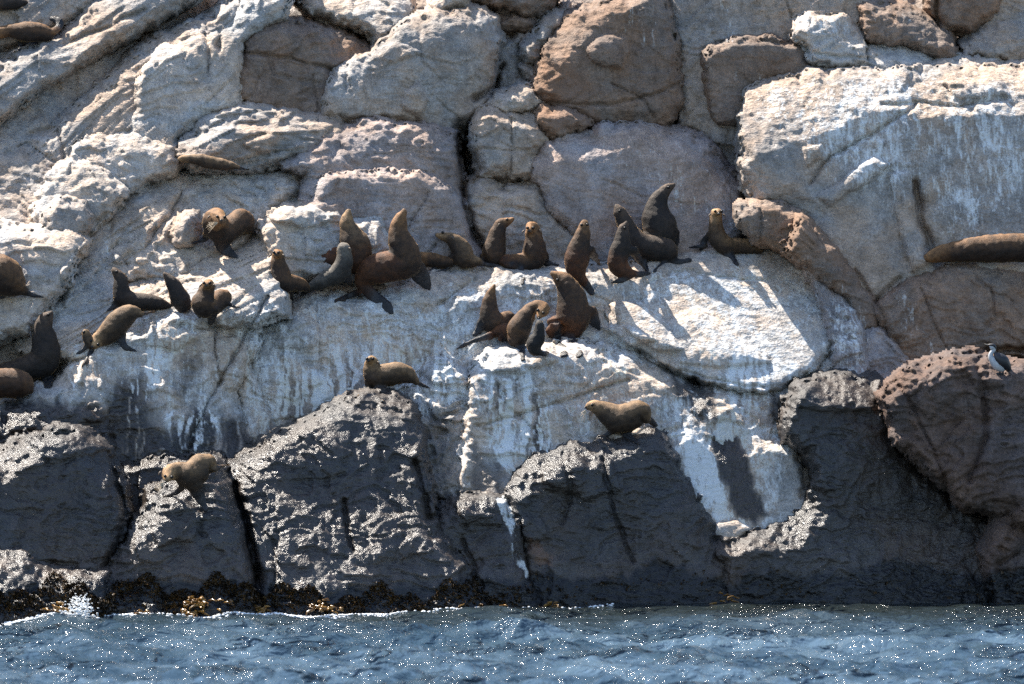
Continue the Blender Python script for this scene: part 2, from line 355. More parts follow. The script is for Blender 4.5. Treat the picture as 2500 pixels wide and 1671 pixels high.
def paint(px, py, tint_key, guano0=0., wet0=0.):
    wx = px + 10 * fbm(px / 60., py / 60., 401, 4) + 4 * fbm(px / 9., py / 60., 431, 2)
    wy = py + 22 * fbm(px / 38., py / 120., 411, 4)
    base = np.tile(np.array((.10, .086, .074) if tint_key == 'd' else TINT[tint_key]), (len(px), 1))
    mott = 1 + .22 * fbm(px / 150., py / 150., 421, 4)[:, None]
    base = base * mott
    G = np.full(px.shape, guano0); D = np.zeros(px.shape); R = np.zeros(px.shape)
    for k, P, w, a in STAINS:
        m = in_box(px, py, P, w + 60)
        if not m.any(): continue
        d, _, _ = sdf(wx[m], wy[m], P)
        f = sstep(-w, w, d) * a
        if k == 'G': G[m] = np.maximum(G[m], f)
        elif k == 'D': D[m] = np.maximum(D[m], f)
        else: R[m] = np.maximum(R[m], f)
    # guano runs: long thin drips inside the stained zones, and black algae runs between them
    ru = wx + 6 * perlin(px / 50., py / 90., 461)
    run = np.maximum(perlin(ru / 9., py / 330., 471), .9 * perlin(ru / 21., py / 420., 472))
    blk = perlin(ru / 13., py / 300., 481) + .4 * perlin(ru / 5., py / 200., 482)
    patch = sstep(-.25, .45, fbm(px / 170., py / 260., 491, 3))
    zone = sstep(.35, .6, G) * sstep(740 * OV, 900 * OV, py) * (px < 1960 * OV) * patch * (tint_key not in 'dk')
    G = G * (.72 + .28 * sstep(.2, .5, patch)) + zone * (sstep(.12, .42, run) * (.8 + .35 * sstep(1150 * OV, 900 * OV, px)) - .12)
    if tint_key in 'dk': G = np.where(G > 1.0, G, G * .35)
    D = np.maximum(D, zone * sstep(.18, .55, blk) * sstep(700 * OV, 900 * OV, py) * .85 * (px < 1560 * OV) * (1 - sstep(.3, .5, run)))
    low = sstep(.3, .7, D) * sstep(1180 * OV, 960 * OV, py) * (px < 560 * OV) * (px > 250 * OV)
    G = np.maximum(G, low * sstep(.28, .5, run) * .9)
    D = np.clip(D, 0, 1) * (1 - low * sstep(.3, .5, run) * .7)
    dark = np.array(TINT['d'])
    if tint_key in 'dk':
        D = np.clip(.70 + .30 * sstep(880 * OV, 1080 * OV, py) + .22 * fbm(px / 90., py / 70., 451, 4) - .25 * sstep(1100 * OV, 1300 * OV, py) * (px > 1150 * OV) * (px < 1800 * OV), 0, 1)
    strong = np.clip((G - .75) * 3, 0, 1)
    G = G * (1 - D * (1 - strong) * .6)
    base = base * (1 - D[:, None]) + dark * D[:, None] * (.8 + .5 * mott)
    by = np.interp(px, BAND_X, BAND_Y) + 14 * fbm(px / 30., py / 60., 441, 3)
    B = sstep(-10, 12, py - by)
    base = base * (1 - B[:, None]) + np.array(TINT['k']) * B[:, None]
    G = G * (1 - B * .9); R = R * (1 - B)
    # a paler brown rim just above the black band
    rim = sstep(-150, -20, py - by) * (1 - B) * (D if tint_key in 'dk' else D * .8)
    base = base + rim[:, None] * np.array((.030, .022, .017))
    W = np.clip(np.maximum(D * .9, B * .75), wet0, 1)
    return base, np.stack([G, W, R], 1)

# ------------------------------------------------------------------ the backing cliff sheet
CTRL = [  # overview px, py, Y (before shear)
 (-400, -400, 9.5), (600, -400, 10), (1200, -400, 10), (1900, -400, 10), (2700, -400, 10),
 (-400, 0, 6.0), (0, 0, 5.9), (300, 0, 5.6), (600, 0, 5.9), (900, 0, 6.2), (1150, 0, 6.4), (1500, 0, 6.4), (1900, 0, 6.4), (2346, 0, 6.4), (2700, 0, 6.4),
 (-400, 300, 4.6), (0, 300, 4.5), (300, 300, 4.4), (600, 300, 5.0), (900, 300, 5.3), (1080, 350, 5.5), (1500, 300, 5.6), (1900, 300, 5.4), (2500, 300, 5.4),
 (-400, 560, 3.3), (0, 560, 3.3), (300, 560, 3.2), (600, 560, 4.2), (900, 560, 4.6), (1080, 560, 4.8), (1500, 560, 4.9), (1900, 560, 4.6), (2500, 560, 4.6),
 (-400, 700, 2.9), (0, 700, 2.9), (300, 700, 3.1), (700, 700, 4.1), (1500, 700, 4.4), (2000, 700, 3.9), (2500, 700, 4.0),
 (-400, 1000, 1.9), (300, 1000, 2.0), (900, 1000, 2.5), (1500, 1000, 2.6), (2000, 1000, 2.6), (2500, 1000, 2.6),
 (-400, 1400, 1.2), (300, 1400, 1.2), (900, 1400, 1.2), (1500, 1400, 1.2), (2000, 1400, 1.2), (2600, 1400, 1.2), (-400, 1700, 1.0), (1200, 1700, 1.0), (2600, 1700, 1.0)]
_C = np.array(CTRL, float); _C[:, :2] *= OV
def _phi(r2): return np.where(r2 > 0, r2 * np.log(np.maximum(r2, 1e-12)) * .5, 0)
def _tps():
    P = _C[:, :2] / 1000.; n = len(P); r2 = ((P[:, None] - P[None]) ** 2).sum(-1)
    A = np.zeros((n + 3, n + 3)); A[:n, :n] = _phi(r2) + np.eye(n) * 2e-3; A[:n, n] = 1; A[:n, n + 1:] = P; A[n, :n] = 1; A[n + 1:, :n] = P.T
    b = np.zeros(n + 3); b[:n] = _C[:, 2]; return np.linalg.solve(A, b)
_W = _tps()
def setback(py):
    """the higher rocks stand further back"""
    return np.clip(600 - py, 0, None) / PXM * .32
def base_depth(px, py):
    P = _C[:, :2] / 1000.; x = px / 1000.; y = py / 1000.; out = _W[-3] + _W[-2] * x + _W[-1] * y
    for i in range(len(P)): out = out + _W[i] * _phi((x - P[i, 0]) ** 2 + (y - P[i, 1]) ** 2)
    return out

# front-depth map, so that animals and weed can be stood on the rock
MG = 4.0; MX0, MY0, MX1, MY1 = -260., -160., 2760., 1640.
MW = int((MX1 - MX0) / MG) + 1; MH = int((MY1 - MY0) / MG) + 1
FRONT = np.full((MH, MW), 99.0)
def surf(px, py):
    x = min(max((px - MX0) / MG, 0), MW - 2); y = min(max((py - MY0) / MG, 0), MH - 2)
    i, j = int(y), int(x); fy, fx = y - i, x - j
    return float((FRONT[i, j] * (1 - fx) + FRONT[i, j + 1] * fx) * (1 - fy) + (FRONT[i + 1, j] * (1 - fx) + FRONT[i + 1, j + 1] * fx) * fy)

def grid_faces(mask):
    """quads of a boolean vertex mask on a grid -> (vertex ids, faces)"""
    H, W = mask.shape
    cell = mask[:-1, :-1] & mask[1:, :-1] & mask[:-1, 1:] & mask[1:, 1:]
    used = np.zeros_like(mask)
    used[:-1, :-1] |= cell; used[1:, :-1] |= cell; used[:-1, 1:] |= cell; used[1:, 1:] |= cell
    idx = np.full(mask.shape, -1); idx[used] = np.arange(used.sum())
    i, j = np.nonzero(cell)
    F = np.stack([idx[i, j], idx[i + 1, j], idx[i + 1, j + 1], idx[i, j + 1]], 1)
    return used, F

def close_back(V, F, extra):
    """push the open rim of a shell back and cap it, so that the stone is a solid"""
    E = np.concatenate([F[:, [0, 1]], F[:, [1, 2]], F[:, [2, 3]], F[:, [3, 0]]]); n = len(V)
    key = E[:, 0] * n + E[:, 1]; rev = E[:, 1] * n + E[:, 0]
    b = E[~np.isin(key, rev)]
    rim = np.unique(b); c = V[rim].mean(0); m = np.full(n, -1); m[rim] = np.arange(len(rim)) + n
    R = V[rim].copy(); R[:, 1] = np.maximum(R[:, 1], np.percentile(R[:, 1], 70)) + extra
    R[:, 0] = c[0] + (R[:, 0] - c[0]) * .88; R[:, 2] = c[2] + (R[:, 2] - c[2]) * .88
    cc = np.array([[c[0], R[:, 1].max() + extra * .3, c[2]]])
    V2 = np.concatenate([V, R, cc]); ci = n + len(rim)
    Q = np.stack([b[:, 1], b[:, 0], m[b[:, 0]], m[b[:, 1]]], 1)
    T = np.stack([m[b[:, 1]], m[b[:, 0]], np.full(len(b), ci), np.full(len(b), ci)], 1)
    return V2, Q, T, rim

def build_sheet():
    g = 5.0
    xs = np.arange(-420, 2921, g); ys = np.arange(-420, 1660, g); PX, PY = np.meshgrid(xs, ys)
    px = PX.ravel(); py = PY.ravel()
    Y = base_depth(px, py) + .8 + setback(py) + rock_noise(px, py, 5, .9) + rock_noise(px, py, 9, .6, -38, 2.2) * sstep(700, 300, px) * sstep(560, 380, py) + relief(px, py)
    Ys = Y + shear(px)
    k = (Ys + CAM_D) / FPX
    V = np.stack([(px - 1250) * k, Ys, CAM_Z + (835.5 - py) * k], 1)
    H, W = PX.shape; idx = np.arange(H * W).reshape(H, W)
    F = np.stack([idx[:-1, :-1].ravel(), idx[1:, :-1].ravel(), idx[1:, 1:].ravel(), idx[:-1, 1:].ravel()], 1)
    # upper rim runs on back as a plateau
    t, ms = paint(px, py, 'g')
    top = V[idx[0]].copy(); n = len(V)
    r1 = top + np.array([0, 9.0, 3.0]); r2 = top + np.array([0, 40.0, 3.5])
    V = np.concatenate([V, r1, r2]); a = idx[0]; b1 = n + np.arange(W); b2 = b1 + W
    F = np.concatenate([F, np.stack([b1[:-1], a[:-1], a[1:], b1[1:]], 1), np.stack([b2[:-1], b1[:-1], b1[1:], b2[1:]], 1)])
    t = np.concatenate([t, t[a], t[a]]); ms = np.concatenate([ms, ms[a], ms[a]])
    o = mesh_obj('cliff', V, F, M_ROCK, attrs={'tint': t, 'mask': ms}); tag(o, kind='structure')
    global FRONT
    gx = ((MX0 + np.arange(MW) * MG + 420) / g); gy = ((MY0 + np.arange(MH) * MG + 420) / g)
    Yg = Ys.reshape(H, W); J = gx.astype(int); I = gy.astype(int)
    FRONT = Yg[np.ix_(I, J)].copy()

def build_piece(n, kind, label, s, Yc, slope=70, yaw=0, Rt=40, Rs=22, D=.35, tint='g', rough=1.0, big=1.0, ang=0., an=1.0, guano=0., anchor=None, thick=.5):
    P = poly(s); a = np.asarray(P); cx, cy = a.mean(0) if anchor is None else (anchor[0] * OV, anchor[1] * OV)
    x0, y0, x1, y1 = bbox(P); SK = 16
    j0 = max(int((x0 - SK - 8 - MX0) / MG), 0); j1 = min(int((x1 + SK + 8 - MX0) / MG) + 1, MW)
    i0 = max(int((y0 - SK - 8 - MY0) / MG), 0); i1 = min(int((y1 + SK + 8 - MY0) / MG) + 1, MH)
    PX, PY = np.meshgrid(MX0 + np.arange(j0, j1) * MG, MY0 + np.arange(i0, i1) * MG)
    seed = 100 + n * 37
    wx = PX + 6 * fbm(PX / 60., PY / 60., seed, 3) + 4 * fbm(PX / 14., PY / 14., seed + 5, 2) + 8 * facet(PX / 30., PY / 30., seed + 3, 1.2, 1.2)
    wy = PY + 6 * fbm(PX / 60., PY / 60., seed + 7, 3) + 4 * fbm(PX / 14., PY / 14., seed + 9, 2) + 8 * facet(PX / 30., PY / 30., seed + 13, 1.2, 1.2)
    d, up, lf = sdf(wx, wy, P); d = d + 4.0
    used, F = grid_faces(d > -SK)
    px = PX[used]; py = PY[used]; d = d[used]; up = up[used]
    Rs = Rs * .6; D = D * .62; Rt = Rt * 1.0
    # broken edges: every stretch of the outline chamfers the stone by its own amount
    A = np.asarray(P, float); nE = len(A); area = .5 * sum(A[i][0] * A[(i + 1) % nE][1] - A[(i + 1) % nE][0] * A[i][1] for i in range(nE)); sg = 1 if area > 0 else -1
    wxu = wx[used]; wyu = wy[used]; edge = np.zeros(len(px))
    for i in range(nE):
        a = A[i]; e = A[(i + 1) % nE] - a; L2 = e @ e + 1e-9; ny = e[0] * sg / math.sqrt(L2)   # > 0: the stone lies below this edge
        tp = float(np.clip((ny - .15) / .6, 0, 1)); h1, h2 = float(_hash(np.array([i]), np.array([n]), 5)[0]), float(_hash(np.array([i]), np.array([n]), 6)[0])
        Ri = (Rs + (Rt - Rs) * tp) * (.45 + 1.25 * h1); Di = D * (.5 + .9 * tp) * (.6 + .9 * h2)
        t = np.clip(((wxu - a[0]) * e[0] + (wyu - a[1]) * e[1]) / L2, 0, 1)
        dd = np.hypot(wxu - a[0] - t * e[0], wyu - a[1] - t * e[1])
        q = np.clip(1 - dd / Ri, 0, 1); q = np.where(d > 0, q, 1.0 * (q > 0))
        edge = np.maximum(edge, Di * (.6 * q + .4 * (1 - np.sqrt(np.clip(1 - q * q, 0, 1)))))
    skirt = np.clip(-d, 0, None) / PXM * 5.0
    Y = Yc + setback(np.array(min(cy, 600.))) + (cy - py) / PXM / math.tan(math.radians(slope)) + (px - cx) / PXM * math.tan(math.radians(yaw)) + edge + skirt
    Y = Y + rock_noise(px, py, seed if kind == 'boulder' else 5, rough, ang, an, big) * sstep(-20, 25, d) + relief(px, py)
    Ys = Y + shear(px); k = (Ys + CAM_D) / FPX
    V = np.stack([(px - 1250) * k, Ys, CAM_Z + (835.5 - py) * k], 1)
    t, ms = paint(px, py, tint, guano)
    V2, Q, T, rim = close_back(V, F, thick)
    t = np.concatenate([t, t[rim], t[:1]]); ms = np.concatenate([ms, ms[rim], ms[:1]])
    sub = FRONT[i0:i1, j0:j1]; cur = sub[used]
    m2 = d > -6; cur[m2] = np.minimum(cur[m2], Ys[m2]); sub[used] = cur
    Tt = T[:, :3]
    faces = np.concatenate([F, Q, np.stack([Tt[:, 0], Tt[:, 1], Tt[:, 2], Tt[:, 2]], 1)])
    # the last block are triangles: keep the array rectangular by splitting the mesh build
    Vall = V2; me_faces = faces
    o = mesh_from_mixed(kind, Vall, np.concatenate([F, Q]), Tt, {'tint': t, 'mask': ms})
    if kind == 'boulder': tag(o, label, 'boulder', 'boulders of the rocky shore')
    else: tag(o, kind='structure')
    return o
def mesh_from_mixed(name, V, Q, T, attrs):
    me = bpy.data.meshes.new(name); nq, nt_ = len(Q), len(T)
    me.vertices.add(len(V)); me.vertices.foreach_set('co', V.astype(np.float32).ravel())
    me.loops.add(nq * 4 + nt_ * 3); me.loops.foreach_set('vertex_index', np.concatenate([Q.ravel(), T.ravel()]).astype(np.int32))
    me.polygons.add(nq + nt_)
    me.polygons.foreach_set('loop_start', np.concatenate([np.arange(nq) * 4, nq * 4 + np.arange(nt_) * 3]).astype(np.int32))
    me.update(calc_edges=True)
    for an, arr in attrs.items():
        a = me.color_attributes.new(an, 'FLOAT_COLOR', 'POINT'); full = np.ones((len(V), 4), np.float32); full[:, :arr.shape[1]] = arr
        a.data.foreach_set('color', full.ravel())
    me.polygons.foreach_set('use_smooth', np.ones(nq + nt_, bool)); me.validate(); me.materials.append(M_ROCK)
    return link(bpy.data.objects.new(name, me))

build_sheet()
B, K = 'boulder', 'bedrock'
PIECES = [
 # ---------- upper left: slanting bedrock ribs
 (K, "", "-250,150 0,110 140,60 330,-60 -250,-160", 5.6, dict(slope=61, Rt=60, tint='g', ang=-38, an=2.2, rough=.7)),
 (K, "", "-250,330 -20,290 100,200 250,110 420,10 520,-60 330,-90 140,80 0,140 -250,180", 5.0, dict(slope=63, yaw=-3, Rt=50, D=.4, tint='g', ang=-38, an=2.2, rough=.8)),
 (K, "", "-250,520 -40,440 60,330 170,240 330,110 480,40 540,0 560,60 470,130 400,180 330,300 240,330 120,400 40,520 -80,600", 4.7, dict(slope=63, yaw=-4, Rt=46, D=.4, tint='g', ang=-38, an=2.2, rough=.8)),
 (K, "", "300,300 320,170 350,110 440,60 500,65 498,110 520,60 600,-40 690,-60 640,40 560,90 550,165 552,255 480,262 430,300 400,345 330,360", 4.55, dict(slope=65, yaw=-3, Rt=44, D=.4, tint='w', ang=-42, an=1.4, rough=.7)),
 (K, "", "40,520 60,480 150,350 190,320 260,300 350,300 420,330 400,400 300,440 220,420 130,500 60,600 -40,640", 4.2, dict(slope=65, yaw=-6, Rt=40, tint='w', rough=1.0)),
 # ---------- upper middle
 (B, "flat topped pale ledge block at the top edge, left of the rounded grey face", "690,0 750,-60 900,-60 945,20 932,60 905,95 870,92 830,62 740,42 700,22", 5.3, dict(slope=50, Rt=60, tint='w', yaw=-10)),
 (B, "square brown faced block under the top ledge, split by a level joint", "550,150 570,90 620,50 700,55 745,72 785,88 838,110 852,128 800,150 762,162 755,250 730,282 690,272 590,248 550,232", 4.75, dict(slope=72, yaw=4, Rt=42, D=.35, tint='b', rough=.9)),
 (B, "large rounded grey face left of the deep rubble filled gap", "882,90 920,60 1000,30 1080,25 1130,45 1148,80 1140,130 1125,180 1125,220 1095,268 1055,290 1048,322 1020,312 960,287 880,272 790,280 745,270 752,200 770,160 850,130 870,110", 4.5, dict(slope=80, yaw=6, Rt=60, Rs=34, D=.5, tint='g', rough=.55)),
 (B, "small pale stone on the top edge beside the rubble gap", "990,10 1010,-40 1075,-40 1070,20 1030,28 1000,26", 4.9, dict(slope=55, Rt=24, tint='w')),
 (B, "angular brown stone bridging the gap at the top edge", "1080,-40 1290,-40 1262,10 1240,38 1190,28 1150,12 1110,4 1085,0", 5.0, dict(slope=95, Rt=20, tint='b')),
 (B, "small dark stone wedged beneath the bridging brown stone", "1130,42 1185,18 1228,34 1240,60 1200,72 1150,68", 5.2, dict(slope=70, Rt=20, tint='b')),
 (B, "tall narrow grey stone with knobbly foot, left of the great red boulder", "1200,100 1225,60 1262,28 1300,20 1292,70 1252,110 1246,150 1218,156 1200,130", 4.95, dict(slope=68, Rt=26, tint='g')),
 (B, "little grey knob below the narrow stone in the gap", "1196,150 1222,148 1240,176 1228,192 1208,184", 5.0, dict(slope=70, Rt=16, Rs=12, D=.15, tint='g')),
 (B, "plain grey slab standing deep in the rubble gap", "1140,90 1196,70 1205,140 1200,205 1150,215 1128,190", 5.3, dict(slope=75, Rt=20, tint='g')),
 (B, "great red brown boulder with a pale knob on its face, top centre", "1228,215 1240,150 1262,80 1300,45 1370,15 1440,-10 1505,-50 1530,20 1552,110 1562,200 1556,255 1522,292 1470,296 1400,284 1370,292 1330,272 1262,240", 4.35, dict(slope=78, yaw=2, Rt=60, Rs=48, D=.6, tint='b', rough=.5)),
 (B, "orange stained small boulder tucked under the great red boulder", "1220,262 1246,238 1300,234 1345,262 1368,292 1300,302 1262,318 1238,292", 4.2, dict(slope=76, Rt=24, tint='o', rough=.8)),
 (B, "flat whitish stone lying on top of the cracked grey block", "1126,238 1150,214 1186,196 1226,210 1232,240 1216,252 1160,248", 4.35, dict(slope=48, Rt=24, tint='w')),
 (B, "upright grey block with a vertical crack, in the centre of the wall", "1098,252 1130,240 1220,256 1256,312 1228,360 1224,404 1102,402 1094,350 1088,300", 4.15, dict(slope=76, yaw=3, Rt=30, tint='g', rough=.9)),
 (B, "dark recessed block below the upright cracked grey block", "1076,420 1110,408 1150,425 1225,415 1252,452 1268,492 1330,545 1300,660 1100,660 1085,540 1066,460", 4.15, dict(slope=78, Rt=26, tint='g', rough=.9)),
 (B, "broad rounded boulder behind the row of seals, rust stained below and chalky above", "1226,362 1250,322 1290,302 1350,302 1400,286 1460,282 1530,300 1602,312 1642,352 1692,412 1714,472 1704,540 1600,640 1400,640 1330,545 1268,492 1250,440 1226,410", 3.95, dict(slope=72, yaw=-2, Rt=50, Rs=40, D=.5, tint='p', rough=.35, big=.5)),
 (K, "", "1530,-60 1640,-80 1985,-80 1985,150 1870,165 1740,190 1710,206 1702,300 1716,420 1690,400 1602,312 1560,292 1562,200 1552,100", 4.7, dict(slope=74, yaw=-3, Rt=40, tint='g', rough=.8)),
 (B, "big flat dark brown slab face left of the chalky giant boulder", "1625,130 1645,106 1685,96 1760,92 1832,106 1862,150 1862,165 1760,182 1712,208 1702,280 1652,280 1632,230", 4.25, dict(slope=84, yaw=3, Rt=12, Rs=12, D=.14, tint='b', rough=.45, big=.3)),
 (B, "pale topped block above the chalky giant boulder", "1820,42 1850,28 1920,34 1962,54 1986,76 1986,150 1940,156 1868,150 1850,118 1822,82", 4.15, dict(slope=70, Rt=44, Rs=16, tint='w')),
 (B, "dark wedge shaped slab right of the pale topped block", "1966,12 2000,6 2082,26 2150,64 2184,90 2182,128 2140,128 2080,104 1988,88", 4.3, dict(slope=66, Rt=36, tint='b')),
 (B, "tapering brown boulder hanging at the top right edge", "2120,-60 2296,-60 2284,28 2240,66 2170,70 2150,50 2130,20", 4.6, dict(slope=88, Rt=20, tint='b', rough=.6)),
 (B, "grey boulder in the top right corner", "2240,64 2290,-60 2480,-60 2480,70 2400,90 2270,80", 4.9, dict(slope=70, Rt=30, tint='g')),
 (B, "low rounded grey boulder resting above the giant's right shoulder", "2200,96 2240,66 2272,52 2346,50 2450,60 2450,136 2300,134 2210,128", 4.5, dict(slope=60, Rt=40, Rs=24, tint='g', rough=.7)),
 (K, "", "1985,98 2050,96 2140,128 2300,132 2500,130 2500,180 1980,180 1860,160 1960,130", 4.3, dict(slope=45, Rt=40, tint='w')),
 # ---------- middle left
 (K, "", "405,362 430,302 470,262 540,240 620,248 700,268 775,275 800,300 760,340 640,372 600,392 540,388 440,380", 4.1, dict(slope=59, Rt=50, tint='g', ang=-8, an=2.0, rough=1.5)),
 (K, "", "640,372 700,332 780,300 860,278 960,285 1040,315 1052,400 1060,450 1090,540 1120,660 760,660 690,520 690,440 700,402", 3.95, dict(slope=73, yaw=3, Rt=60, D=.4, tint='p', rough=.9)),
 (K, "", "600,560 700,470 742,402 870,393 960,396 1040,440 1066,480 1100,580 1120,680 760,680 640,640", 3.7, dict(slope=80, yaw=2, Rt=22, Rs=20, D=.22, tint='p', rough=.7, anchor=(850, 500))),
 (K, "", "260,640 330,560 410,450 440,400 500,384 600,392 690,400 700,440 640,480 620,520 560,560 480,600 400,640", 4.0, dict(slope=51, yaw=2, Rt=44, D=.4, tint='w', rough=1.2)),
 (K, "", "600,500 640,478 700,462 780,490 870,500 900,560 880,640 640,640 600,560", 3.45, dict(slope=63, Rt=34, tint='w', rough=1.3)),
 (B, "rounded pale hump left of the slanting lit rib, middle left", "70,560 90,450 130,380 180,366 262,400 300,440 240,500 190,560 160,640 90,640", 3.9, dict(slope=66, yaw=-6, Rt=46, Rs=30, tint='w', rough=.7)),
 (B, "small squarish block set in the slope at middle left", "102,540 108,482 130,462 196,462 206,500 200,540 150,548", 3.55, dict(slope=70, Rt=18, Rs=14, D=.18, tint='g', rough=.6)),
 (B, "little upright block left of the front facing bull seal", "404,540 420,498 444,492 452,520 436,556 410,560", 3.5, dict(slope=72, Rt=14, Rs=12, D=.14, tint='g', rough=.6)),
 (B, "cracked tan boulder under the seals at the left edge, with a rounded top", "-250,500 -20,520 60,528 150,522 196,556 150,640 110,700 60,760 -250,860", 3.0, dict(slope=66, yaw=-2, Rt=46, tint='w', rough=.9)),
 (K, "", "40,800 90,720 110,680 200,560 300,430 400,380 440,400 410,470 330,580 300,640 420,600 620,540 640,640 660,720 560,740 300,760 180,830", 3.1, dict(slope=42, yaw=-16, Rt=50, D=.4, tint='w', rough=1.0, ang=-25, an=2.2, anchor=(300, 680))),
 # ---------- seal ledge slabs
 (K, "", "545,860 560,790 600,720 640,690 700,672 800,672 900,658 1000,622 1120,612 1180,640 1170,760 1120,800 1080,1000 960,1120 700,1120 560,1120", 2.75, dict(slope=63, yaw=2, Rt=44, D=.45, tint='w', rough=.9, big=.8)),
 (K, "", "980,800 1010,700 1060,640 1120,612 1250,604 1400,604 1480,610 1500,700 1470,820 1300,900 1060,880", 2.95, dict(slope=62, yaw=0, Rt=44, D=.45, tint='w', rough=.8, big=.8)),
 (K, "", "1380,720 1400,640 1460,606 1560,588 1690,578 1770,570 1850,590 1880,660 1910,760 1900,800 1860,850 1790,890 1700,888 1600,868 1540,840 1440,780", 2.68, dict(slope=45, yaw=-4, Rt=30, Rs=30, D=.10, tint='w', rough=.28, big=.4)),
 (K, "", "1040,1180 1060,1000 1080,850 1120,800 1200,786 1300,780 1400,790 1520,840 1600,880 1700,896 1860,860 1910,800 1990,860 1960,1100 1500,1200 1160,1200", 1.7, dict(slope=62, yaw=2, Rt=40, D=.45, tint='w', rough=.9, big=.8)),
 (K, "", "950,1140 960,980 940,900 990,830 1020,806 1100,860 1200,930 1240,1010 1180,1120 1080,1180", 1.75, dict(slope=56, yaw=-4, Rt=44, tint='w', rough=1.7)),
 (K, "", "130,1000 170,830 240,760 330,716 420,704 520,724 600,720 600,790 540,900 570,1000 600,1150 480,1200 240,1200", 2.1, dict(slope=65, yaw=2, Rt=50, D=.45, tint='w', rough=.9)),
 (K, "", "-250,960 -40,950 60,900 140,860 200,800 260,860 250,960 260,1100 -250,1200", 1.8, dict(slope=58, yaw=-4, Rt=40, tint='w', rough=1.3)),
 # ---------- right side
 (B, "giant chalky grey boulder with a white streaked rounded top, right of the wall", "1712,208 1748,190 1850,166 1990,160 2120,155 2500,146 2500,660 2120,660 2080,680 2010,712 1950,650 1880,570 1850,505 1795,474 1728,466 1704,400 1700,300", 3.15, dict(slope=70, yaw=-3, Rt=95, Rs=50, D=.85, tint='g', rough=.3, big=.8, thick=.8)),
 (B, "reddish cracked stone wedged under the left foot of the giant boulder", "1690,482 1712,470 1790,468 1832,490 1834,522 1808,572 1740,556 1706,520", 3.0, dict(slope=76, Rt=20, Rs=16, D=.2, tint='o', rough=.8)),
 (B, "long slanting wedge of brown rock leaning against the giant boulder", "1806,566 1834,503 1852,513 1926,600 2002,690 2018,732 2016,760 1962,760 1940,690 1880,630 1826,590", 2.6, dict(slope=80, yaw=14, Rt=16, Rs=12, D=.2, tint='b', rough=.8)),
 (B, "brown block under the reclining seal at the right edge", "2008,705 2040,668 2082,640 2130,618 2200,602 2250,597 2500,604 2500,830 2330,812 2260,802 2170,850 2100,850 2060,795 2022,745", 2.5, dict(slope=72, yaw=0, Rt=40, Rs=26, tint='b', rough=.8)),
 (B, "white stained stone between the pale slab and the brown block", "1940,760 1980,742 2022,745 2072,800 2110,845 2060,900 1990,880 1950,830", 2.35, dict(slope=70, Rt=26, tint='p', rough=1.0)),
 (K, "", "1840,600 1900,630 1960,700 1985,780 1990,880 1900,880 1900,790 1880,700", 2.45, dict(slope=58, yaw=-6, Rt=24, tint='p', rough=1.4)),
 # ---------- the lower, dark boulders
 (K, "", "1480,960 1530,930 1600,890 1680,965 1760,968 1822,975 1830,1010 1860,1180 1800,1260 1600,1260 1520,1080", 1.15, dict(slope=66, yaw=-2, Rt=60, Rs=20, D=.7, tint='w', rough=.16, big=.1)),
 (B, "black wet boulder below the lone pale seal, with a flat overhanging brow", "1164,1140 1172,1096 1200,1062 1245,1034 1292,1016 1345,1018 1400,998 1480,974 1530,996 1560,1070 1610,1150 1655,1215 1700,1244 1730,1320 1740,1560 1200,1560 1215,1400 1200,1250 1175,1190", .55, dict(slope=70, yaw=2, Rt=44, Rs=34, D=.5, tint='d', rough=.9)),
 (B, "huge black wall like boulder curving round the white basin", "1800,975 1806,918 1832,882 1900,860 1992,868 2030,892 2100,1000 2300,1150 2500,1180 2500,1560 1690,1560 1660,1300 1640,1235 1700,1222 1790,1205 1850,1150 1866,1080 1850,1040 1806,1005", .55, dict(slope=72, yaw=2, Rt=50, Rs=26, D=.55, tint='d', rough=.85, big=1.2)),
 (B, "knobbly red brown boulder the cormorant stands on", "2026,905 2058,862 2110,840 2172,820 2232,813 2290,832 2500,850 2500,1290 2380,1260 2320,1180 2210,1160 2172,1112 2130,1080 2060,1010 2042,960", -.15, dict(slope=76, yaw=-2, Rt=50, Rs=40, D=.5, tint='r', rough=1.4, anchor=(2250, 1000))),
 (B, "rough brown boulder at the lower right edge", "2250,1260 2290,1180 2346,1140 2500,1130 2500,1560 2300,1560 2280,1400", -.25, dict(slope=78, Rt=30, tint='r', rough=1.6)),
 (B, "long dark glistening boulder running down from the walking seal to the water", "516,1080 560,1040 600,1016 660,986 722,955 800,915 862,900 935,925 968,990 976,1080 1000,1190 1060,1280 1110,1420 1110,1580 590,1580 600,1420 588,1330 560,1190 530,1120", .15, dict(slope=57, yaw=-2, Rt=50, Rs=30, D=.45, tint='d', rough=.9)),
 (B, "brown grey boulder with a white streak down its right side, by the water", "985,1210 1004,1160 1040,1140 1100,1132 1150,1136 1180,1170 1205,1280 1240,1370 1250,1560 1080,1560 1060,1300", .15, dict(slope=66, yaw=3, Rt=40, Rs=26, tint='e', rough=1.0)),
 (B, "pointed dark boulder beneath the seal looking down at the water", "190,1370 240,1300 280,1270 306,1205 336,1172 345,1130 420,1104 500,1066 524,1108 556,1200 584,1330 600,1420 600,1580 160,1580 180,1430", -.6, dict(slope=62, yaw=3, Rt=34, Rs=30, D=.4, tint='d', rough=.85)),
 (B, "broad dark boulder low on the left, rounded and wet on top", "-250,1060 0,1040 60,1008 130,985 200,996 248,1036 272,1090 296,1180 270,1260 240,1320 220,1400 220,1560 -250,1560", -.15, dict(slope=68, yaw=2, Rt=54, Rs=36, D=.5, tint='d', rough=.8)),
 (B, "low wet shelf at the waterline in the lower left corner", "-250,1255 0,1252 50,1262 90,1292 160,1306 240,1316 250,1400 250,1580 -250,1580", -1.2, dict(slope=58, Rt=40, Rs=20, tint='d', rough=1.0)),
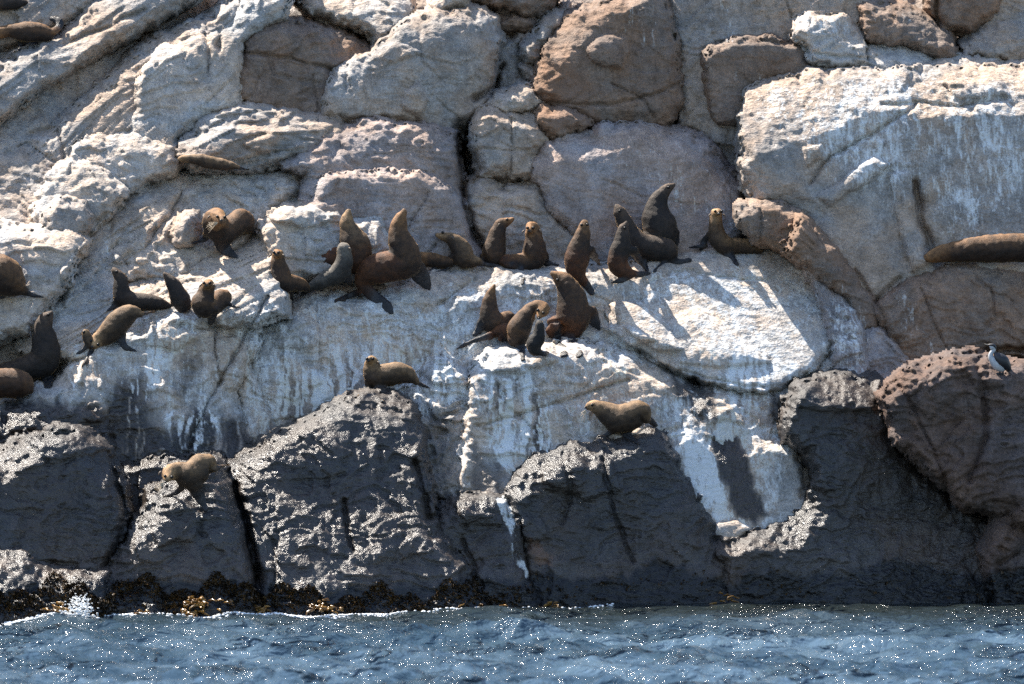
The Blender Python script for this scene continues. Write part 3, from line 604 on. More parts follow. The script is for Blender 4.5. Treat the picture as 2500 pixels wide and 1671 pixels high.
 (K, "", "230,1100 300,1060 500,1040 560,1120 560,1560 220,1560", .9, dict(slope=80, Rt=20, tint='d', rough=.8)),
]
for _i, (_k, _l, _s, _y, _o) in enumerate(PIECES): build_piece(_i, _k, _l, _s, _y, **_o)
# ------------------------------------------------------------------ fur seals
def make_fur_material():
    m, nt, b = new_mat('seal_fur'); L = nt.links
    pos = N(nt, 'ShaderNodeTexCoord').outputs['Object']
    tint = N(nt, 'ShaderNodeAttribute', attribute_name='fur').outputs['Color']
    al = N(nt, 'ShaderNodeAttribute', attribute_name='skin').outputs['Color']
    n1 = noise_node(nt, pos, 14, 4, .65); n2 = noise_node(nt, pos, 90, 3, .7)
    v = math_node(nt, 'MULTIPLY', math_node(nt, 'MULTIPLY_ADD', ramp(nt, n1, .34, .66), .75, .6), math_node(nt, 'MULTIPLY_ADD', n2, .6, .7))
    cb = N(nt, 'ShaderNodeCombineColor'); [L.new(v, cb.inputs[i]) for i in range(3)]
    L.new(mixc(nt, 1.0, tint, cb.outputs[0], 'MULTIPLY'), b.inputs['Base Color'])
    sp = N(nt, 'ShaderNodeSeparateColor'); L.new(al, sp.inputs[0])
    L.new(math_node(nt, 'MULTIPLY_ADD', sp.outputs[0], -.28, .68), b.inputs['Roughness'])
    b.inputs['Specular IOR Level'].default_value = .35
    L.new(math_node(nt, 'MULTIPLY_ADD', sp.outputs[0], -.3, .40), b.inputs['Sheen Weight'])
    b.inputs['Sheen Roughness'].default_value = .13; b.inputs['Sheen Tint'].default_value = (1.0, .66, .32, 1)
    bp = N(nt, 'ShaderNodeBump'); bp.inputs['Strength'].default_value = .5; bp.inputs['Distance'].default_value = .02
    L.new(math_node(nt, 'ADD', n2, math_node(nt, 'MULTIPLY', n1, .8)), bp.inputs['Height']); L.new(bp.outputs[0], b.inputs['Normal'])
    return m
def plain(name, col, rough=.4, spec=.5):
    m, nt, b = new_mat(name); b.inputs['Base Color'].default_value = (*col, 1); b.inputs['Roughness'].default_value = rough
    pos = N(nt, 'ShaderNodeTexCoord').outputs['Object']
    f = noise_node(nt, pos, 25, 3); nt.links.new(mixc(nt, f, (col[0] * .75, col[1] * .75, col[2] * .75, 1), (col[0] * 1.2, col[1] * 1.2, col[2] * 1.2, 1)), b.inputs['Base Color'])
    b.inputs['Specular IOR Level'].default_value = spec; return m
M_FUR = make_fur_material()
M_EYE = plain('dark_eye', (.006, .005, .005), .4, .3); M_NOSE = plain('nose_leather', (.012, .010, .010), .3)
M_EAR = plain('ear_skin', (.10, .07, .045), .6); M_WHISK = plain('whisker', (.55, .42, .28), .4)

def catmull(P, n):
    P = np.asarray(P, float); out = []
    Q = np.vstack([2 * P[0] - P[1], P, 2 * P[-1] - P[-2]])
    for i in range(1, len(Q) - 2):
        t = np.linspace(0, 1, n, endpoint=False)[:, None]
        a, b, c, d = Q[i - 1], Q[i], Q[i + 1], Q[i + 2]
        out.append(.5 * ((2 * b) + (-a + c) * t + (2 * a - 5 * b + 4 * c - d) * t ** 2 + (-a + 3 * b - 3 * c + d) * t ** 3))
    out.append(P[-1:]); return np.vstack(out)
def tube(C, ra, rb, wdir, seg=16):
    """closed loft along C with half widths ra (along wdir x tangent) and rb"""
    n = len(C); T = np.gradient(C, axis=0); T /= np.linalg.norm(T, axis=1)[:, None] + 1e-9
    V = []; F = []
    Wp = None
    for i in range(n):
        W = np.cross(T[i], wdir); l = np.linalg.norm(W)
        if l < .25:
            W = Wp if Wp is not None else np.cross(T[i], (1, 0, 0))
            W = W - T[i] * (W @ T[i]); l = np.linalg.norm(W)
        W = W / (l + 1e-9)
        if Wp is not None and W @ Wp < 0: W = -W
        Wp = W; U = np.cross(W, T[i])
        for k in range(seg):
            a = 2 * math.pi * k / seg; V.append(C[i] + W * math.cos(a) * ra[i] + U * math.sin(a) * rb[i])
    for i in range(n - 1):
        for k in range(seg):
            a = i * seg + k; b = i * seg + (k + 1) % seg; F.append((a, b, b + seg, a + seg))
    s = len(V); V.append(C[0] - T[0] * ra[0] * .6); V.append(C[-1] + T[-1] * ra[-1] * .6)
    for k in range(seg):
        F.append((s, (k + 1) % seg, k)); F.append((s + 1, (n - 1) * seg + k, (n - 1) * seg + (k + 1) % seg))
    return V, F
def w3(px, py, Y): return np.array(to_world(px, py, Y))

FURS = dict(brown=((.095, .050, .026), (.34, .165, .062)), dark=((.050, .034, .026), (.13, .080, .048)), grey=((.13, .112, .095), (.26, .22, .17)),
            tan=((.18, .105, .055), (.48, .28, .13)), rust=((.125, .052, .020), (.25, .12, .05)), black=((.024, .020, .018), (.055, .042, .032)))
VOX = .017

def make_seal(label, fr, spine, flips=(), fur='brown', eyes=(), nose=None, ears=(), whisk=None, off=0.0, group='fur seals on the rocks', rust=None, blunt=1.0):
    """fr = (x0, y0, k): frame of the tracing; spine points x, y, radius[, depth]; flips = (kind, [points])"""
    x0, y0, kk = fr
    S = [(x0 + p[0] * kk, y0 + p[1] * kk, p[2] * kk, (p[3] if len(p) > 3 else 0.)) for p in spine]
    cand = []
    for (x, y, r, d) in S:
        rw = r / PXM
        cand.append(surf(x, y + .45 * r) - .62 * rw - d)
    Y0 = min(cand) + off
    C = np.array([w3(x, y, Y0 + d) for x, y, r, d in S]); R = np.array([r * (Y0 + d + CAM_D) / FPX for x, y, r, d in S])
    CR = catmull(np.hstack([C, R[:, None]]), 7); Cs = CR[:, :3]; Rs = np.maximum(CR[:, 3], .012)
    n = len(Cs)
    Rs = Rs * (1 + .014 * np.sin(np.arange(n) * 1.1 + Rs[0] * 90) * (np.arange(n) / n < .55) * (Rs.max() > .4))
    V, F = tube(Cs, Rs, Rs * .84, (0, 1, 0.001), 22)
    V = list(V); F = list(F); FC = []
    for kind, pts in flips:
        P = [(x0 + p[0] * kk, y0 + p[1] * kk, p[2] * kk * 1.18) for p in pts]
        W = []
        for i, (x, y, r) in enumerate(P):
            t = i / (len(P) - 1)
            ys = surf(x, y) - .035
            yb = Y0 + (pts[i][3] if len(pts[i]) > 3 else 0.) - .02
            Yp = yb * (1 - t) + min(ys, yb + .5) * t if t < 1 else min(ys, yb + .6)
            W.append(np.append(w3(x, y, Yp), r * (Yp + CAM_D) / FPX))
        G = catmull(W, 6); c = G[:, :3]; r = np.maximum(G[:, 3], .012)
        vd = (0, 1, 0)
        if kind == 'h':                       # fanned rear flipper: toes side by side
            T = np.gradient(c, axis=0); T /= np.linalg.norm(T, axis=1)[:, None]; Wd = np.cross(T, vd); Wd /= np.linalg.norm(Wd, axis=1)[:, None] + 1e-9
            tt = np.linspace(0, 1, len(c))[:, None]
            for k in (-2, -1, 0, 1, 2):
                cc = c + Wd * (k * .36 * r[:, None]) * (1 + .25 * tt); ln = int(len(c) * (1 - .03 * abs(k)))
                v, f = tube(cc[:ln], (r * .27)[:ln], np.maximum(r * .2, .013)[:ln], vd, 8)
                b = len(V); V += list(v); F += [tuple(i + b for i in q) for q in f]
        th = np.clip(r * .32, .015, .05)
        v, f = tube(c, r, th * (1.6 - .6 * np.linspace(0, 1, len(c))), vd, 14)
        b = len(V); V += list(v); F += [tuple(i + b for i in q) for q in f]
        FC.append((c, r))
    V = np.array(V)
    base = np.array([V[:, 0].mean(), V[:, 1].mean(), V[:, 2].min()])
    me = bpy.data.meshes.new('fur_seal'); me.from_pydata([tuple(v - base) for v in V], [], F)
    tmp = bpy.data.objects.new('tmp', me); COL.objects.link(tmp)
    rm = tmp.modifiers.new('r', 'REMESH'); rm.mode = 'VOXEL'; rm.voxel_size = VOX
    sm = tmp.modifiers.new('s', 'SMOOTH'); sm.factor = .5; sm.iterations = 3
    dg = bpy.context.evaluated_depsgraph_get(); ev = tmp.evaluated_get(dg)
    m2 = bpy.data.meshes.new_from_object(ev); bpy.data.objects.remove(tmp); bpy.data.meshes.remove(me)
    m2.name = 'fur_seal'
    nv = len(m2.vertices); co = np.empty(nv * 3, np.float32); m2.vertices.foreach_get('co', co); co = co.reshape(-1, 3)
    nr = np.empty(nv * 3, np.float32); m2.vertices.foreach_get('normal', nr); nr = nr.reshape(-1, 3)
    lump = .010 * perlin(co[:, 0] * 7 + co[:, 1] * 5, co[:, 2] * 7, 91) + .005 * perlin(co[:, 0] * 19 + co[:, 1] * 11, co[:, 2] * 15, 92)
    co = co + nr * lump[:, None]; m2.vertices.foreach_set('co', co.astype(np.float32).ravel()); m2.update(); co = co + base
    # fur colours: paler heads, plus sunlit backs and shaded undersides painted in
    def near(c, r):
        d = ((co[:, None, :] - c[None]) ** 2).sum(-1); i = d.argmin(1); return np.sqrt(d[np.arange(len(co)), i]) / r[i], i
    db, ib = near(Cs, Rs); s = ib / (n - 1)
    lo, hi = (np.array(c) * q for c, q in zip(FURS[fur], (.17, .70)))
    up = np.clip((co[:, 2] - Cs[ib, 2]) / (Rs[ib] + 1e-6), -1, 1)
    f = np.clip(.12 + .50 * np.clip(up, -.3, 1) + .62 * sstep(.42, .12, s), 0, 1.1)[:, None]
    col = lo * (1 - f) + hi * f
    if rust is not None:
        rr = sstep(rust[0], rust[1], s)[:, None]; col = col * (1 - rr) + np.array((.12, .042, .012)) * rr * (.30 + 1.0 * f)
    skin = np.zeros(len(co))
    for c, r in FC:
        d, i = near(c, r * 1.05); w = sstep(1.25, .8, d) * sstep(.72, 1.1, db) * sstep(0, .35, i / len(c)); skin = np.maximum(skin, w)
    muz = sstep(.075, .0, s) * .55
    col = col * (1 - muz[:, None]) + np.array((.045, .036, .028)) * muz[:, None]
    col = col * (1 - skin[:, None]) + np.array((.022, .021, .023)) * skin[:, None]
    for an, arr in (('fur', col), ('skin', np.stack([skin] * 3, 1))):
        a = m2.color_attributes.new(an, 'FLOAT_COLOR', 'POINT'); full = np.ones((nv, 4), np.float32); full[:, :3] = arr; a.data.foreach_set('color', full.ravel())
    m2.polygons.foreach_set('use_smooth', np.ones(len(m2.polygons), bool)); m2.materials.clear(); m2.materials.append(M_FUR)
    root = bpy.data.objects.new('fur_seal', None); COL.objects.link(root); root.location = base; root.empty_display_size = .3
    tag(root, label, 'seal', group)
    body = bpy.data.objects.new('body', m2); link(body, root)
    # face
    kpx = (Y0 + CAM_D) / FPX
    X = co[:, 0]; Z = co[:, 2]
    def on_skin(zx, zy):
        p = w3(x0 + zx * kk, y0 + zy * kk, Y0); d2 = (X - p[0]) ** 2 + (Z - p[2]) ** 2
        m = d2 < .03 ** 2
        if not m.any(): m = d2 <= d2.min() + 1e-9
        y = co[m, 1].min(); return np.array([p[0], y, p[2]]) - base
    def ball(name, c, r, mat, sq=(1, 1, 1)):
        V = []; F = []; nr, ns = 6, 10
        for i in range(nr + 1):
            a = math.pi * i / nr
            for j in range(ns): V.append((c[0] + r * sq[0] * math.sin(a) * math.cos(2 * math.pi * j / ns), c[1] + r * sq[1] * math.sin(a) * math.sin(2 * math.pi * j / ns), c[2] + r * sq[2] * math.cos(a)))
        for i in range(nr):
            for j in range(ns): F.append((i * ns + j, i * ns + (j + 1) % ns, (i + 1) * ns + (j + 1) % ns, (i + 1) * ns + j))
        return mesh_obj(name, V, np.array(F), mat, root)
    hs = max(R[1], .10)
    for e in eyes: c = on_skin(*e); ball('eye', c + (0, .006, 0), min(.026, hs * .22), M_EYE)
    if nose: c = on_skin(*nose); ball('nose', c + (0, .004, 0), min(.03, hs * .2), M_NOSE, (1, .8, .75))
    for e in ears:
        c = on_skin(e[0], e[1]); dx = e[2]
        v, f = tube(np.array([c + (0, .01, 0), c + (dx * .02, -.004, -.018), c + (dx * .035, -.008, -.045)]), [.012, .013, .005], [.010, .008, .004], (0, 1, 0), 6)
        mesh_obj('ear', v, f, M_EAR, root)
    if whisk:
        c = on_skin(whisk[0], whisk[1]); V = []; F = []
        for j in range(7):
            a = math.radians(whisk[2] + (j - 3) * 9); L = .13 + .05 * rnd.random()
            p = [c + np.array((math.cos(a) * L * t, -.03 * t - .01, math.sin(a) * L * t - .03 * t * t)) for t in (0, .35, .7, 1)]
            v, f = tube(np.array(p), [.0035, .003, .0025, .0015], [.0035, .003, .0025, .0015], (0, 1, 0), 4)
            b = len(V); V += list(v); F += [tuple(i + b for i in q) for q in f]
        mesh_obj('whiskers', V, F, M_WHISK, root)
    return root

kq = 900 / 2346.
Z1 = (0, 0, kq); Z2 = (800, 0, kq); Z3 = (1600, 0, kq); Z4 = (0, 500, kq); Z5 = (800, 500, kq); Z6 = (1600, 500, kq); Z7 = (0, 1000, 900 / 2103.)
S = make_seal
# back row first
S("dark sleek bull sitting tallest in the row, snout pointing up to the right", Z5,
  [(2213, -133, 7), (2192, -118, 20), (2160, -98, 34), (2125, -60, 50), (2100, 0, 70), (2095, 70, 98), (2110, 130, 112), (2115, 190, 108), (2060, 230, 90), (1980, 240, 60, .15)],
  [('f', [(2190, 180, 45), (2205, 240, 30), (2200, 300, 15)])], 'dark', eyes=[(2168, -108)], off=.14)
S("rusty seal lying low behind the row, only its back showing left of the slender seal", Z5,
  [(1680, 290, 18), (1715, 270, 38), (1780, 245, 58), (1860, 235, 62), (1960, 240, 60)], (), 'rust', off=.5)
S("large pale necked bull lifting its snout straight up, behind the small grey seal", Z5,
  [(134, 28, 11), (131, 52, 24), (124, 95, 46), (128, 140, 56), (150, 200, 80), (180, 265, 98), (175, 340, 98), (100, 350, 90, .05), (-20, 360, 82, .05), (-130, 385, 66, .05), (-215, 405, 34, .05)],
  [('f', [(210, 330, 45), (235, 390, 35), (240, 440, 14)])], 'tan', rust=(.4, .6), off=.42)
S("small slim brown seal facing front with its neck up, leftmost of the main row", Z4,
  [(1757, 320, 13, -.16), (1764, 313, 30, -.09), (1770, 320, 40, 0), (1772, 375, 48), (1788, 440, 60), (1810, 495, 64), (1870, 500, 54, .1), (1925, 515, 42, .15), (1960, 540, 22, .2)],
  [('f', [(1825, 500, 30), (1838, 565, 25), (1862, 612, 8)]), ('f', [(1770, 520, 20), (1740, 560, 12), (1705, 582, 5)])], 'brown',
  eyes=[(1748, 306), (1776, 306)], nose=(1757, 318), ears=[(1728, 318, -1), (1802, 318, 1)])
S("small smooth grey seal with its back turned, in front of the pale necked bull", Z4,
  [(2170, 245, 20), (2180, 268, 42), (2192, 320, 50), (2188, 380, 58), (2150, 440, 62), (2080, 480, 54), (2010, 510, 42), (1960, 535, 22)],
  [('f', [(2200, 440, 35), (2215, 490, 22), (2245, 522, 8)]), ('f', [(1965, 535, 22), (1930, 565, 14), (1910, 588, 6)])], 'grey', ears=[(2222, 275, 1)], off=-.12)
S("huge chestnut bull sitting mid row with snout to the sky and a rusty brown flank", Z5,
  [(487, 27, 10), (483, 52, 24), (462, 100, 46), (448, 160, 58), (462, 225, 80), (490, 300, 96), (500, 370, 98), (440, 390, 96), (350, 400, 100), (270, 430, 94), (220, 480, 58), (212, 530, 30)],
  [('f', [(540, 380, 55), (590, 450, 48), (630, 510, 30), (650, 545, 8)]), ('h', [(230, 520, 30), (300, 590, 34), (370, 650, 32), (412, 690, 16)]),
   ('h', [(215, 545, 18), (140, 580, 18), (45, 618, 10)])], 'brown', rust=(.5, .68))
S("brown seal lying stretched out behind, between the huge chestnut bull and the seal pointing left", Z5,
  [(560, 345, 44), (640, 350, 48), (720, 362, 42), (800, 372, 28)], (), 'brown', off=.1)
S("golden brown seal craning its pointed snout out to the left", Z5,
  [(688, 184, 7), (700, 193, 18), (735, 205, 30), (775, 212, 38), (815, 240, 52), (850, 290, 66), (875, 340, 72), (900, 355, 58), (950, 372, 30)],
  [('f', [(800, 330, 26), (775, 385, 16), (740, 418, 9), (635, 440, 6)]), ('h', [(950, 360, 26), (1000, 380, 14), (1060, 388, 12), (1105, 394, 6)]),
   ('f', [(790, 350, 25, .1), (720, 385, 18, .1), (650, 420, 8, .1)])], 'tan', eyes=[(732, 178)], ears=[(790, 205, 1)])
S("brown seal in profile gazing to the upper right, its long neck sloping down", Z5,
  [(1187, 84, 7), (1170, 96, 17), (1135, 112, 32), (1100, 130, 42), (1080, 180, 52), (1070, 240, 66), (1060, 300, 76), (1050, 345, 66), (990, 335, 34, .1)],
  [('f', [(1000, 330, 16), (975, 365, 10), (965, 372, 5)])], 'brown', eyes=[(1142, 96)], ears=[(1098, 120, -1)], off=.05)
S("seal facing front with grey muzzle and orange crown, rear flippers folded at its side", Z5,
  [(1283, 172, 13, -.18), (1288, 160, 28, -.12), (1300, 152, 48, -.02), (1312, 215, 60), (1318, 280, 74), (1312, 340, 78), (1270, 370, 66), (1190, 360, 48, -.02), (1120, 358, 38, -.05), (1095, 355, 24, -.05)],
  [('f', [(1370, 320, 34), (1395, 370, 22), (1475, 386, 5)]), ('h', [(1130, 385, 18, -.1), (1190, 380, 20, -.15), (1245, 345, 18, -.15), (1250, 338, 10, -.15)]),
   ('h', [(1190, 385, 26, -.1), (1225, 430, 26), (1238, 505, 12)])], 'brown', eyes=[(1272, 150), (1308, 150)], nose=(1283, 170), ears=[(1252, 165, -1), (1345, 160, 1)], rust=(.7, .95))
S("upright seal twisting away, throat patched white, orange rump towards the viewer", Z5,
  [(1632, 96, 11), (1631, 118, 28), (1628, 155, 42), (1618, 215, 56), (1600, 280, 72), (1585, 340, 80), (1585, 400, 72), (1600, 455, 50), (1630, 500, 28)],
  [('f', [(1665, 290, 32), (1700, 335, 22), (1728, 382, 7)]), ('h', [(1625, 480, 26), (1660, 530, 22), (1692, 572, 12)])], 'brown', eyes=[(1615, 130), (1652, 128)], rust=(.45, .6))
S("dark seal looking up left, its long body lying in front of the tallest bull", Z5,
  [(1838, -4, 10), (1843, 15, 24), (1856, 45, 40), (1880, 95, 50), (1905, 150, 60), (1935, 210, 76), (1990, 260, 84), (2070, 280, 82), (2150, 290, 78), (2200, 320, 56)],
  [('f', [(1990, 340, 30), (2015, 390, 22), (2035, 425, 10)]), ('h', [(2190, 365, 28), (2250, 368, 20), (2318, 350, 9)]), ('h', [(2170, 375, 24), (2120, 400, 20), (2075, 428, 9)])],
  'dark', eyes=[(1858, 42)], off=.02)
S("small slender seal with snout raised, sitting in front of the dark raised-head seal", Z5,
  [(1907, 103, 8), (1898, 122, 20), (1882, 155, 36), (1876, 205, 50), (1870, 265, 64), (1850, 330, 66), (1850, 385, 66), (1890, 425, 52), (1940, 445, 26)],
  [('f', [(1940, 290, 30), (1990, 360, 20), (2028, 418, 9)]), ('h', [(1930, 450, 24), (1870, 480, 16), (1805, 498, 7)]), ('h', [(1935, 440, 24), (2000, 442, 16), (2060, 436, 7)])], 'dark', eyes=[(1890, 150)], rust=(.55, .7), off=-.02)
S("slim fawn seal looking at the viewer, alone at the right end on the pale slab", Z6,
  [(402, 58, 13, -.16), (396, 50, 27, -.09), (388, 58, 40, 0), (385, 110, 44), (388, 170, 50), (405, 225, 62), (450, 262, 60), (520, 262, 52, .05), (590, 270, 48, .05), (645, 290, 28, .05), (682, 305, 9, .05)],
  [('f', [(350, 190, 22), (310, 235, 18), (290, 292, 11)]), ('f', [(440, 280, 34), (480, 335, 26), (525, 385, 8)]), ('h', [(330, 265, 12, .1), (270, 268, 11), (210, 275, 5)])], 'tan',
  eyes=[(378, 45), (420, 45)], nose=(402, 60), ears=[(352, 60, -1), (430, 62, 1)])
S("long brown seal lying on its side on the brown block at the right edge", Z6,
  [(1712, 352, 16), (1735, 338, 34), (1800, 318, 52), (1900, 302, 66), (2020, 288, 80), (2150, 280, 92), (2300, 275, 92), (2450, 280, 90), (2560, 300, 60)], (), 'brown', off=.05)
# the group below the row
S("seal with snout raised, first of the lower group, its back towards the huddle", Z5,
  [(1062, 508, 8), (1055, 528, 18), (1038, 570, 34), (1028, 625, 48), (1030, 680, 60), (1050, 735, 74), (1075, 765, 70), (1140, 720, 46, .12), (1180, 705, 28, .12)],
  [('f', [(1000, 740, 34), (965, 790, 26), (928, 835, 12)])], 'brown', eyes=())
S("mother seal curling her pale head down to touch the black pup", Z5,
  [(1343, 722, 14, -.12), (1350, 702, 26, -.08), (1370, 668, 46, 0), (1345, 648, 42, .04), (1300, 665, 44, .04), (1260, 715, 60), (1220, 785, 76), (1205, 845, 66), (1170, 815, 52, .14), (1095, 805, 44, .2), (1045, 830, 24, .2)],
  [('f', [(1215, 860, 38), (1230, 920, 26), (1243, 990, 14)]), ('h', [(1050, 830, 22, .15), (985, 850, 18), (900, 880, 12), (815, 922, 6)]), ('h', [(1090, 850, 20, .1), (1130, 862, 12), (1172, 868, 6)])], 'brown',
  eyes=[(1372, 690), (1338, 672)], nose=(1343, 724), rust=(.66, .9), off=-.1)
S("massive dark maned bull sitting beside the mother and pup, snout pointing left", Z5,
  [(1424, 428, 10), (1436, 440, 24), (1468, 462, 46), (1510, 500, 66), (1545, 570, 88), (1560, 650, 104), (1560, 730, 112), (1545, 790, 82), (1510, 810, 50)],
  [('f', [(1660, 680, 50), (1700, 745, 34), (1732, 800, 10)]), ('h', [(1430, 780, 44, -.1), (1465, 850, 38), (1490, 920, 38), (1505, 965, 24)]), ('h', [(1520, 830, 34, -.05), (1560, 900, 34), (1605, 965, 22)]),
   ('f', [(1440, 730, 40, -.02), (1450, 790, 34, -.04), (1470, 840, 18, -.04)])], 'brown', eyes=[(1462, 480)], rust=(.55, .9), off=.05)
S("little black pup sitting nose up under its mother's chin", Z5,
  [(1342, 738, 10), (1345, 758, 28), (1350, 795, 34), (1342, 840, 44), (1318, 890, 52), (1325, 925, 44), (1350, 945, 24)],
  [('h', [(1350, 945, 18), (1385, 950, 14), (1408, 940, 7)])], 'black', off=-.18)
S("lone seal standing on the ridge, facing left, below the middle of the slab", Z5,
  [(262, 985, 14, -.15), (268, 988, 28, -.1), (278, 1000, 44, 0), (275, 1050, 52), (300, 1095, 66), (370, 1085, 74), (440, 1075, 72), (500, 1082, 60), (548, 1110, 36), (575, 1135, 14)],
  [('f', [(262, 1130, 24), (235, 1185, 13), (180, 1226, 5)]), ('f', [(335, 1140, 38), (338, 1200, 28), (348, 1255, 12)]), ('h', [(560, 1130, 18), (600, 1150, 10), (642, 1166, 5)])], 'tan',
  off=-.32, eyes=[(252, 982), (290, 982)], nose=(260, 994), ears=[(318, 1000, 1)])
S("pale bellied seal with open mouth facing left, alone above the black boulder", Z5,
  [(1643, 1292, 13), (1660, 1285, 26), (1695, 1283, 40), (1745, 1305, 60), (1800, 1340, 80), (1860, 1365, 94), (1930, 1345, 92), (1985, 1320, 76), (2020, 1350, 50), (2040, 1385, 20)],
  [('f', [(1870, 1400, 42), (1900, 1460, 28), (1985, 1525, 8)]), ('f', [(1810, 1440, 18), (1770, 1470, 13), (1705, 1490, 8)]), ('h', [(2030, 1350, 20), (2065, 1385, 18), (2100, 1412, 9)])], 'tan',
  eyes=[(1683, 1275)], nose=(1640, 1292), whisk=(1645, 1305, 235))
S("golden seal on the pointed boulder, leaning down towards the water", Z7,
  [(950, 408, 13, -.25), (955, 395, 26, -.2), (968, 365, 46, -.1), (1015, 355, 58, -.02), (1065, 372, 76), (1110, 365, 78, .05), (1145, 325, 74, .1), (1185, 320, 64, .15), (1215, 345, 34, .15)],
  [('f', [(1035, 445, 18), (995, 478, 13), (925, 497, 4)]), ('f', [(1110, 430, 42), (1140, 500, 30), (1178, 578, 12)]), ('h', [(1220, 345, 16, .1), (1260, 325, 8), (1310, 318, 5)])], 'tan',
  off=-.22, eyes=[(950, 378), (988, 384)], nose=(952, 412), whisk=(945, 412, 215), ears=[(925, 352, -1)])
# left groups
S("big front facing bull with huge round neck and pale whiskers, high on the left", Z4,
  [(1420, 108, 17, -.42), (1412, 98, 36, -.34), (1385, 92, 70, -.2), (1370, 105, 84, -.08), (1385, 150, 82, 0), (1430, 175, 78, .1), (1500, 125, 78, .25), (1545, 100, 74, .35), (1555, 165, 62, .4)],
  [('f', [(1400, 210, 46), (1430, 280, 38), (1510, 335, 14)]), ('f', [(1320, 180, 26), (1300, 222, 18), (1222, 248, 6)]), ('h', [(1580, 140, 24, .3), (1605, 170, 18, .3), (1635, 198, 8)])], 'brown',
  eyes=[(1395, 82), (1442, 85)], nose=(1420, 106), ears=[(1345, 75, -1)], whisk=(1400, 120, 195))
S("dark seal with head up and snout pointing up left, body stretched along the ledge", Z4,
  [(716, 398, 8), (726, 415, 20), (752, 446, 34), (768, 480, 44), (775, 535, 54), (790, 590, 64), (850, 618, 60), (930, 620, 54), (1010, 630, 44), (1080, 645, 18)],
  [('f', [(750, 620, 24), (715, 655, 14), (680, 678, 5)]), ('f', [(820, 640, 26), (790, 668, 14), (760, 672, 8)])], 'dark', eyes=[(745, 428)])
S("narrow dark seal lifting its snout, between the stretched seal and the round front facing one", Z4,
  [(1042, 428, 7), (1052, 446, 18), (1078, 478, 34), (1108, 520, 48), (1135, 575, 60), (1165, 630, 62), (1200, 655, 40)], [('f', [(1110, 610, 26), (1095, 640, 16), (1075, 655, 6)])], 'dark')
S("round bodied seal facing the viewer with head slightly tilted, pale rump behind", Z4,
  [(1315, 515, 14, -.2), (1318, 506, 28, -.14), (1326, 508, 42, -.04), (1312, 560, 56), (1295, 615, 76), (1300, 650, 74), (1360, 640, 64, .15), (1415, 595, 60, .28), (1430, 625, 52, .3)],
  [('f', [(1350, 660, 38), (1345, 720, 30), (1335, 762, 16)]), ('f', [(1250, 650, 24), (1258, 690, 14), (1275, 722, 7)]), ('h', [(1450, 630, 14, .25), (1490, 650, 9), (1525, 655, 4)])], 'brown',
  eyes=[(1304, 500), (1342, 500)], nose=(1315, 517), ears=[(1288, 508, -1), (1362, 508, 1)])
S("small seal half hidden behind the seal that is crawling down headfirst", Z4,
  [(540, 800, 22), (548, 822, 30), (565, 860, 34), (590, 900, 30)], [('f', [(560, 890, 18), (510, 940, 12), (440, 978, 5)])], 'tan', eyes=[(535, 812)])
S("golden seal crawling headfirst down the rock, face down to the left", Z4,
  [(590, 905, 14, -.14), (598, 895, 28, -.1), (618, 868, 48, -.02), (665, 835, 64), (715, 790, 78), (765, 735, 76), (820, 700, 66), (865, 692, 46), (890, 700, 22)],
  [('f', [(755, 800, 40), (775, 860, 28), (800, 905, 20), (872, 937, 6)]), ('f', [(610, 870, 22), (575, 960, 18), (520, 1030, 8)]), ('h', [(890, 700, 18), (930, 692, 10), (1000, 676, 5)])], 'tan',
  eyes=[(630, 890), (585, 868)], nose=(592, 905))
S("great dark bull at the left edge sitting up with its snout raised right", Z4,
  [(330, 674, 9), (322, 692, 24), (298, 724, 46), (275, 780, 62), (280, 850, 82), (290, 930, 96), (280, 1000, 96), (200, 1030, 86), (100, 1060, 78), (0, 1090, 74), (-100, 1110, 70)],
  [('f', [(310, 980, 52), (310, 1070, 46), (302, 1165, 22)])], 'dark', eyes=[(312, 700)])
S("brown seal lying in front of the great dark bull, cut by the left edge", Z4,
  [(-160, 1140, 80), (-60, 1135, 92), (40, 1138, 96), (130, 1145, 92), (185, 1180, 56)], [('f', [(100, 1190, 30), (130, 1235, 14), (150, 1250, 5)])], 'rust', off=-.05)
S("large brown seal at the left edge showing only its rounded rump and trailing flippers", Z4,
  [(-160, 430, 110), (-60, 440, 130), (10, 455, 135), (75, 500, 105), (125, 550, 58)], [('h', [(140, 540, 26), (190, 572, 16), (285, 592, 6)]), ('f', [(20, 540, 36), (10, 580, 22), (-5, 600, 8)])], 'brown')
S("sleeping seal on its back with an orange throat, high on the left slope", Z1,
  [(1133, 1020, 9), (1145, 1015, 18), (1185, 1012, 28), (1240, 1015, 34), (1310, 1030, 40), (1390, 1045, 40), (1460, 1055, 30), (1520, 1070, 14)],
  [('f', [(1280, 1000, 18), (1320, 1010, 14), (1360, 1022, 6)]), ('h', [(1500, 1062, 16), (1540, 1074, 10), (1585, 1080, 4)])], 'tan', off=-.15)
S("seal lying near the top left corner with a dark rear flipper raised", Z1,
  [(-60, 225, 30), (-10, 210, 42), (50, 198, 40), (120, 200, 58), (200, 205, 66), (270, 210, 58), (320, 225, 40), (335, 225, 20)],
  [('f', [(140, 240, 26), (135, 280, 22), (125, 322, 10)]), ('h', [(335, 205, 22), (375, 175, 22), (375, 140, 24), (320, 118, 12)])], 'brown')
S("dark seal lying in the very corner at the top left", Z1, [(-80, 20, 40), (0, 22, 46), (80, 22, 44), (150, 18, 24), (178, 18, 8)], (), 'dark')

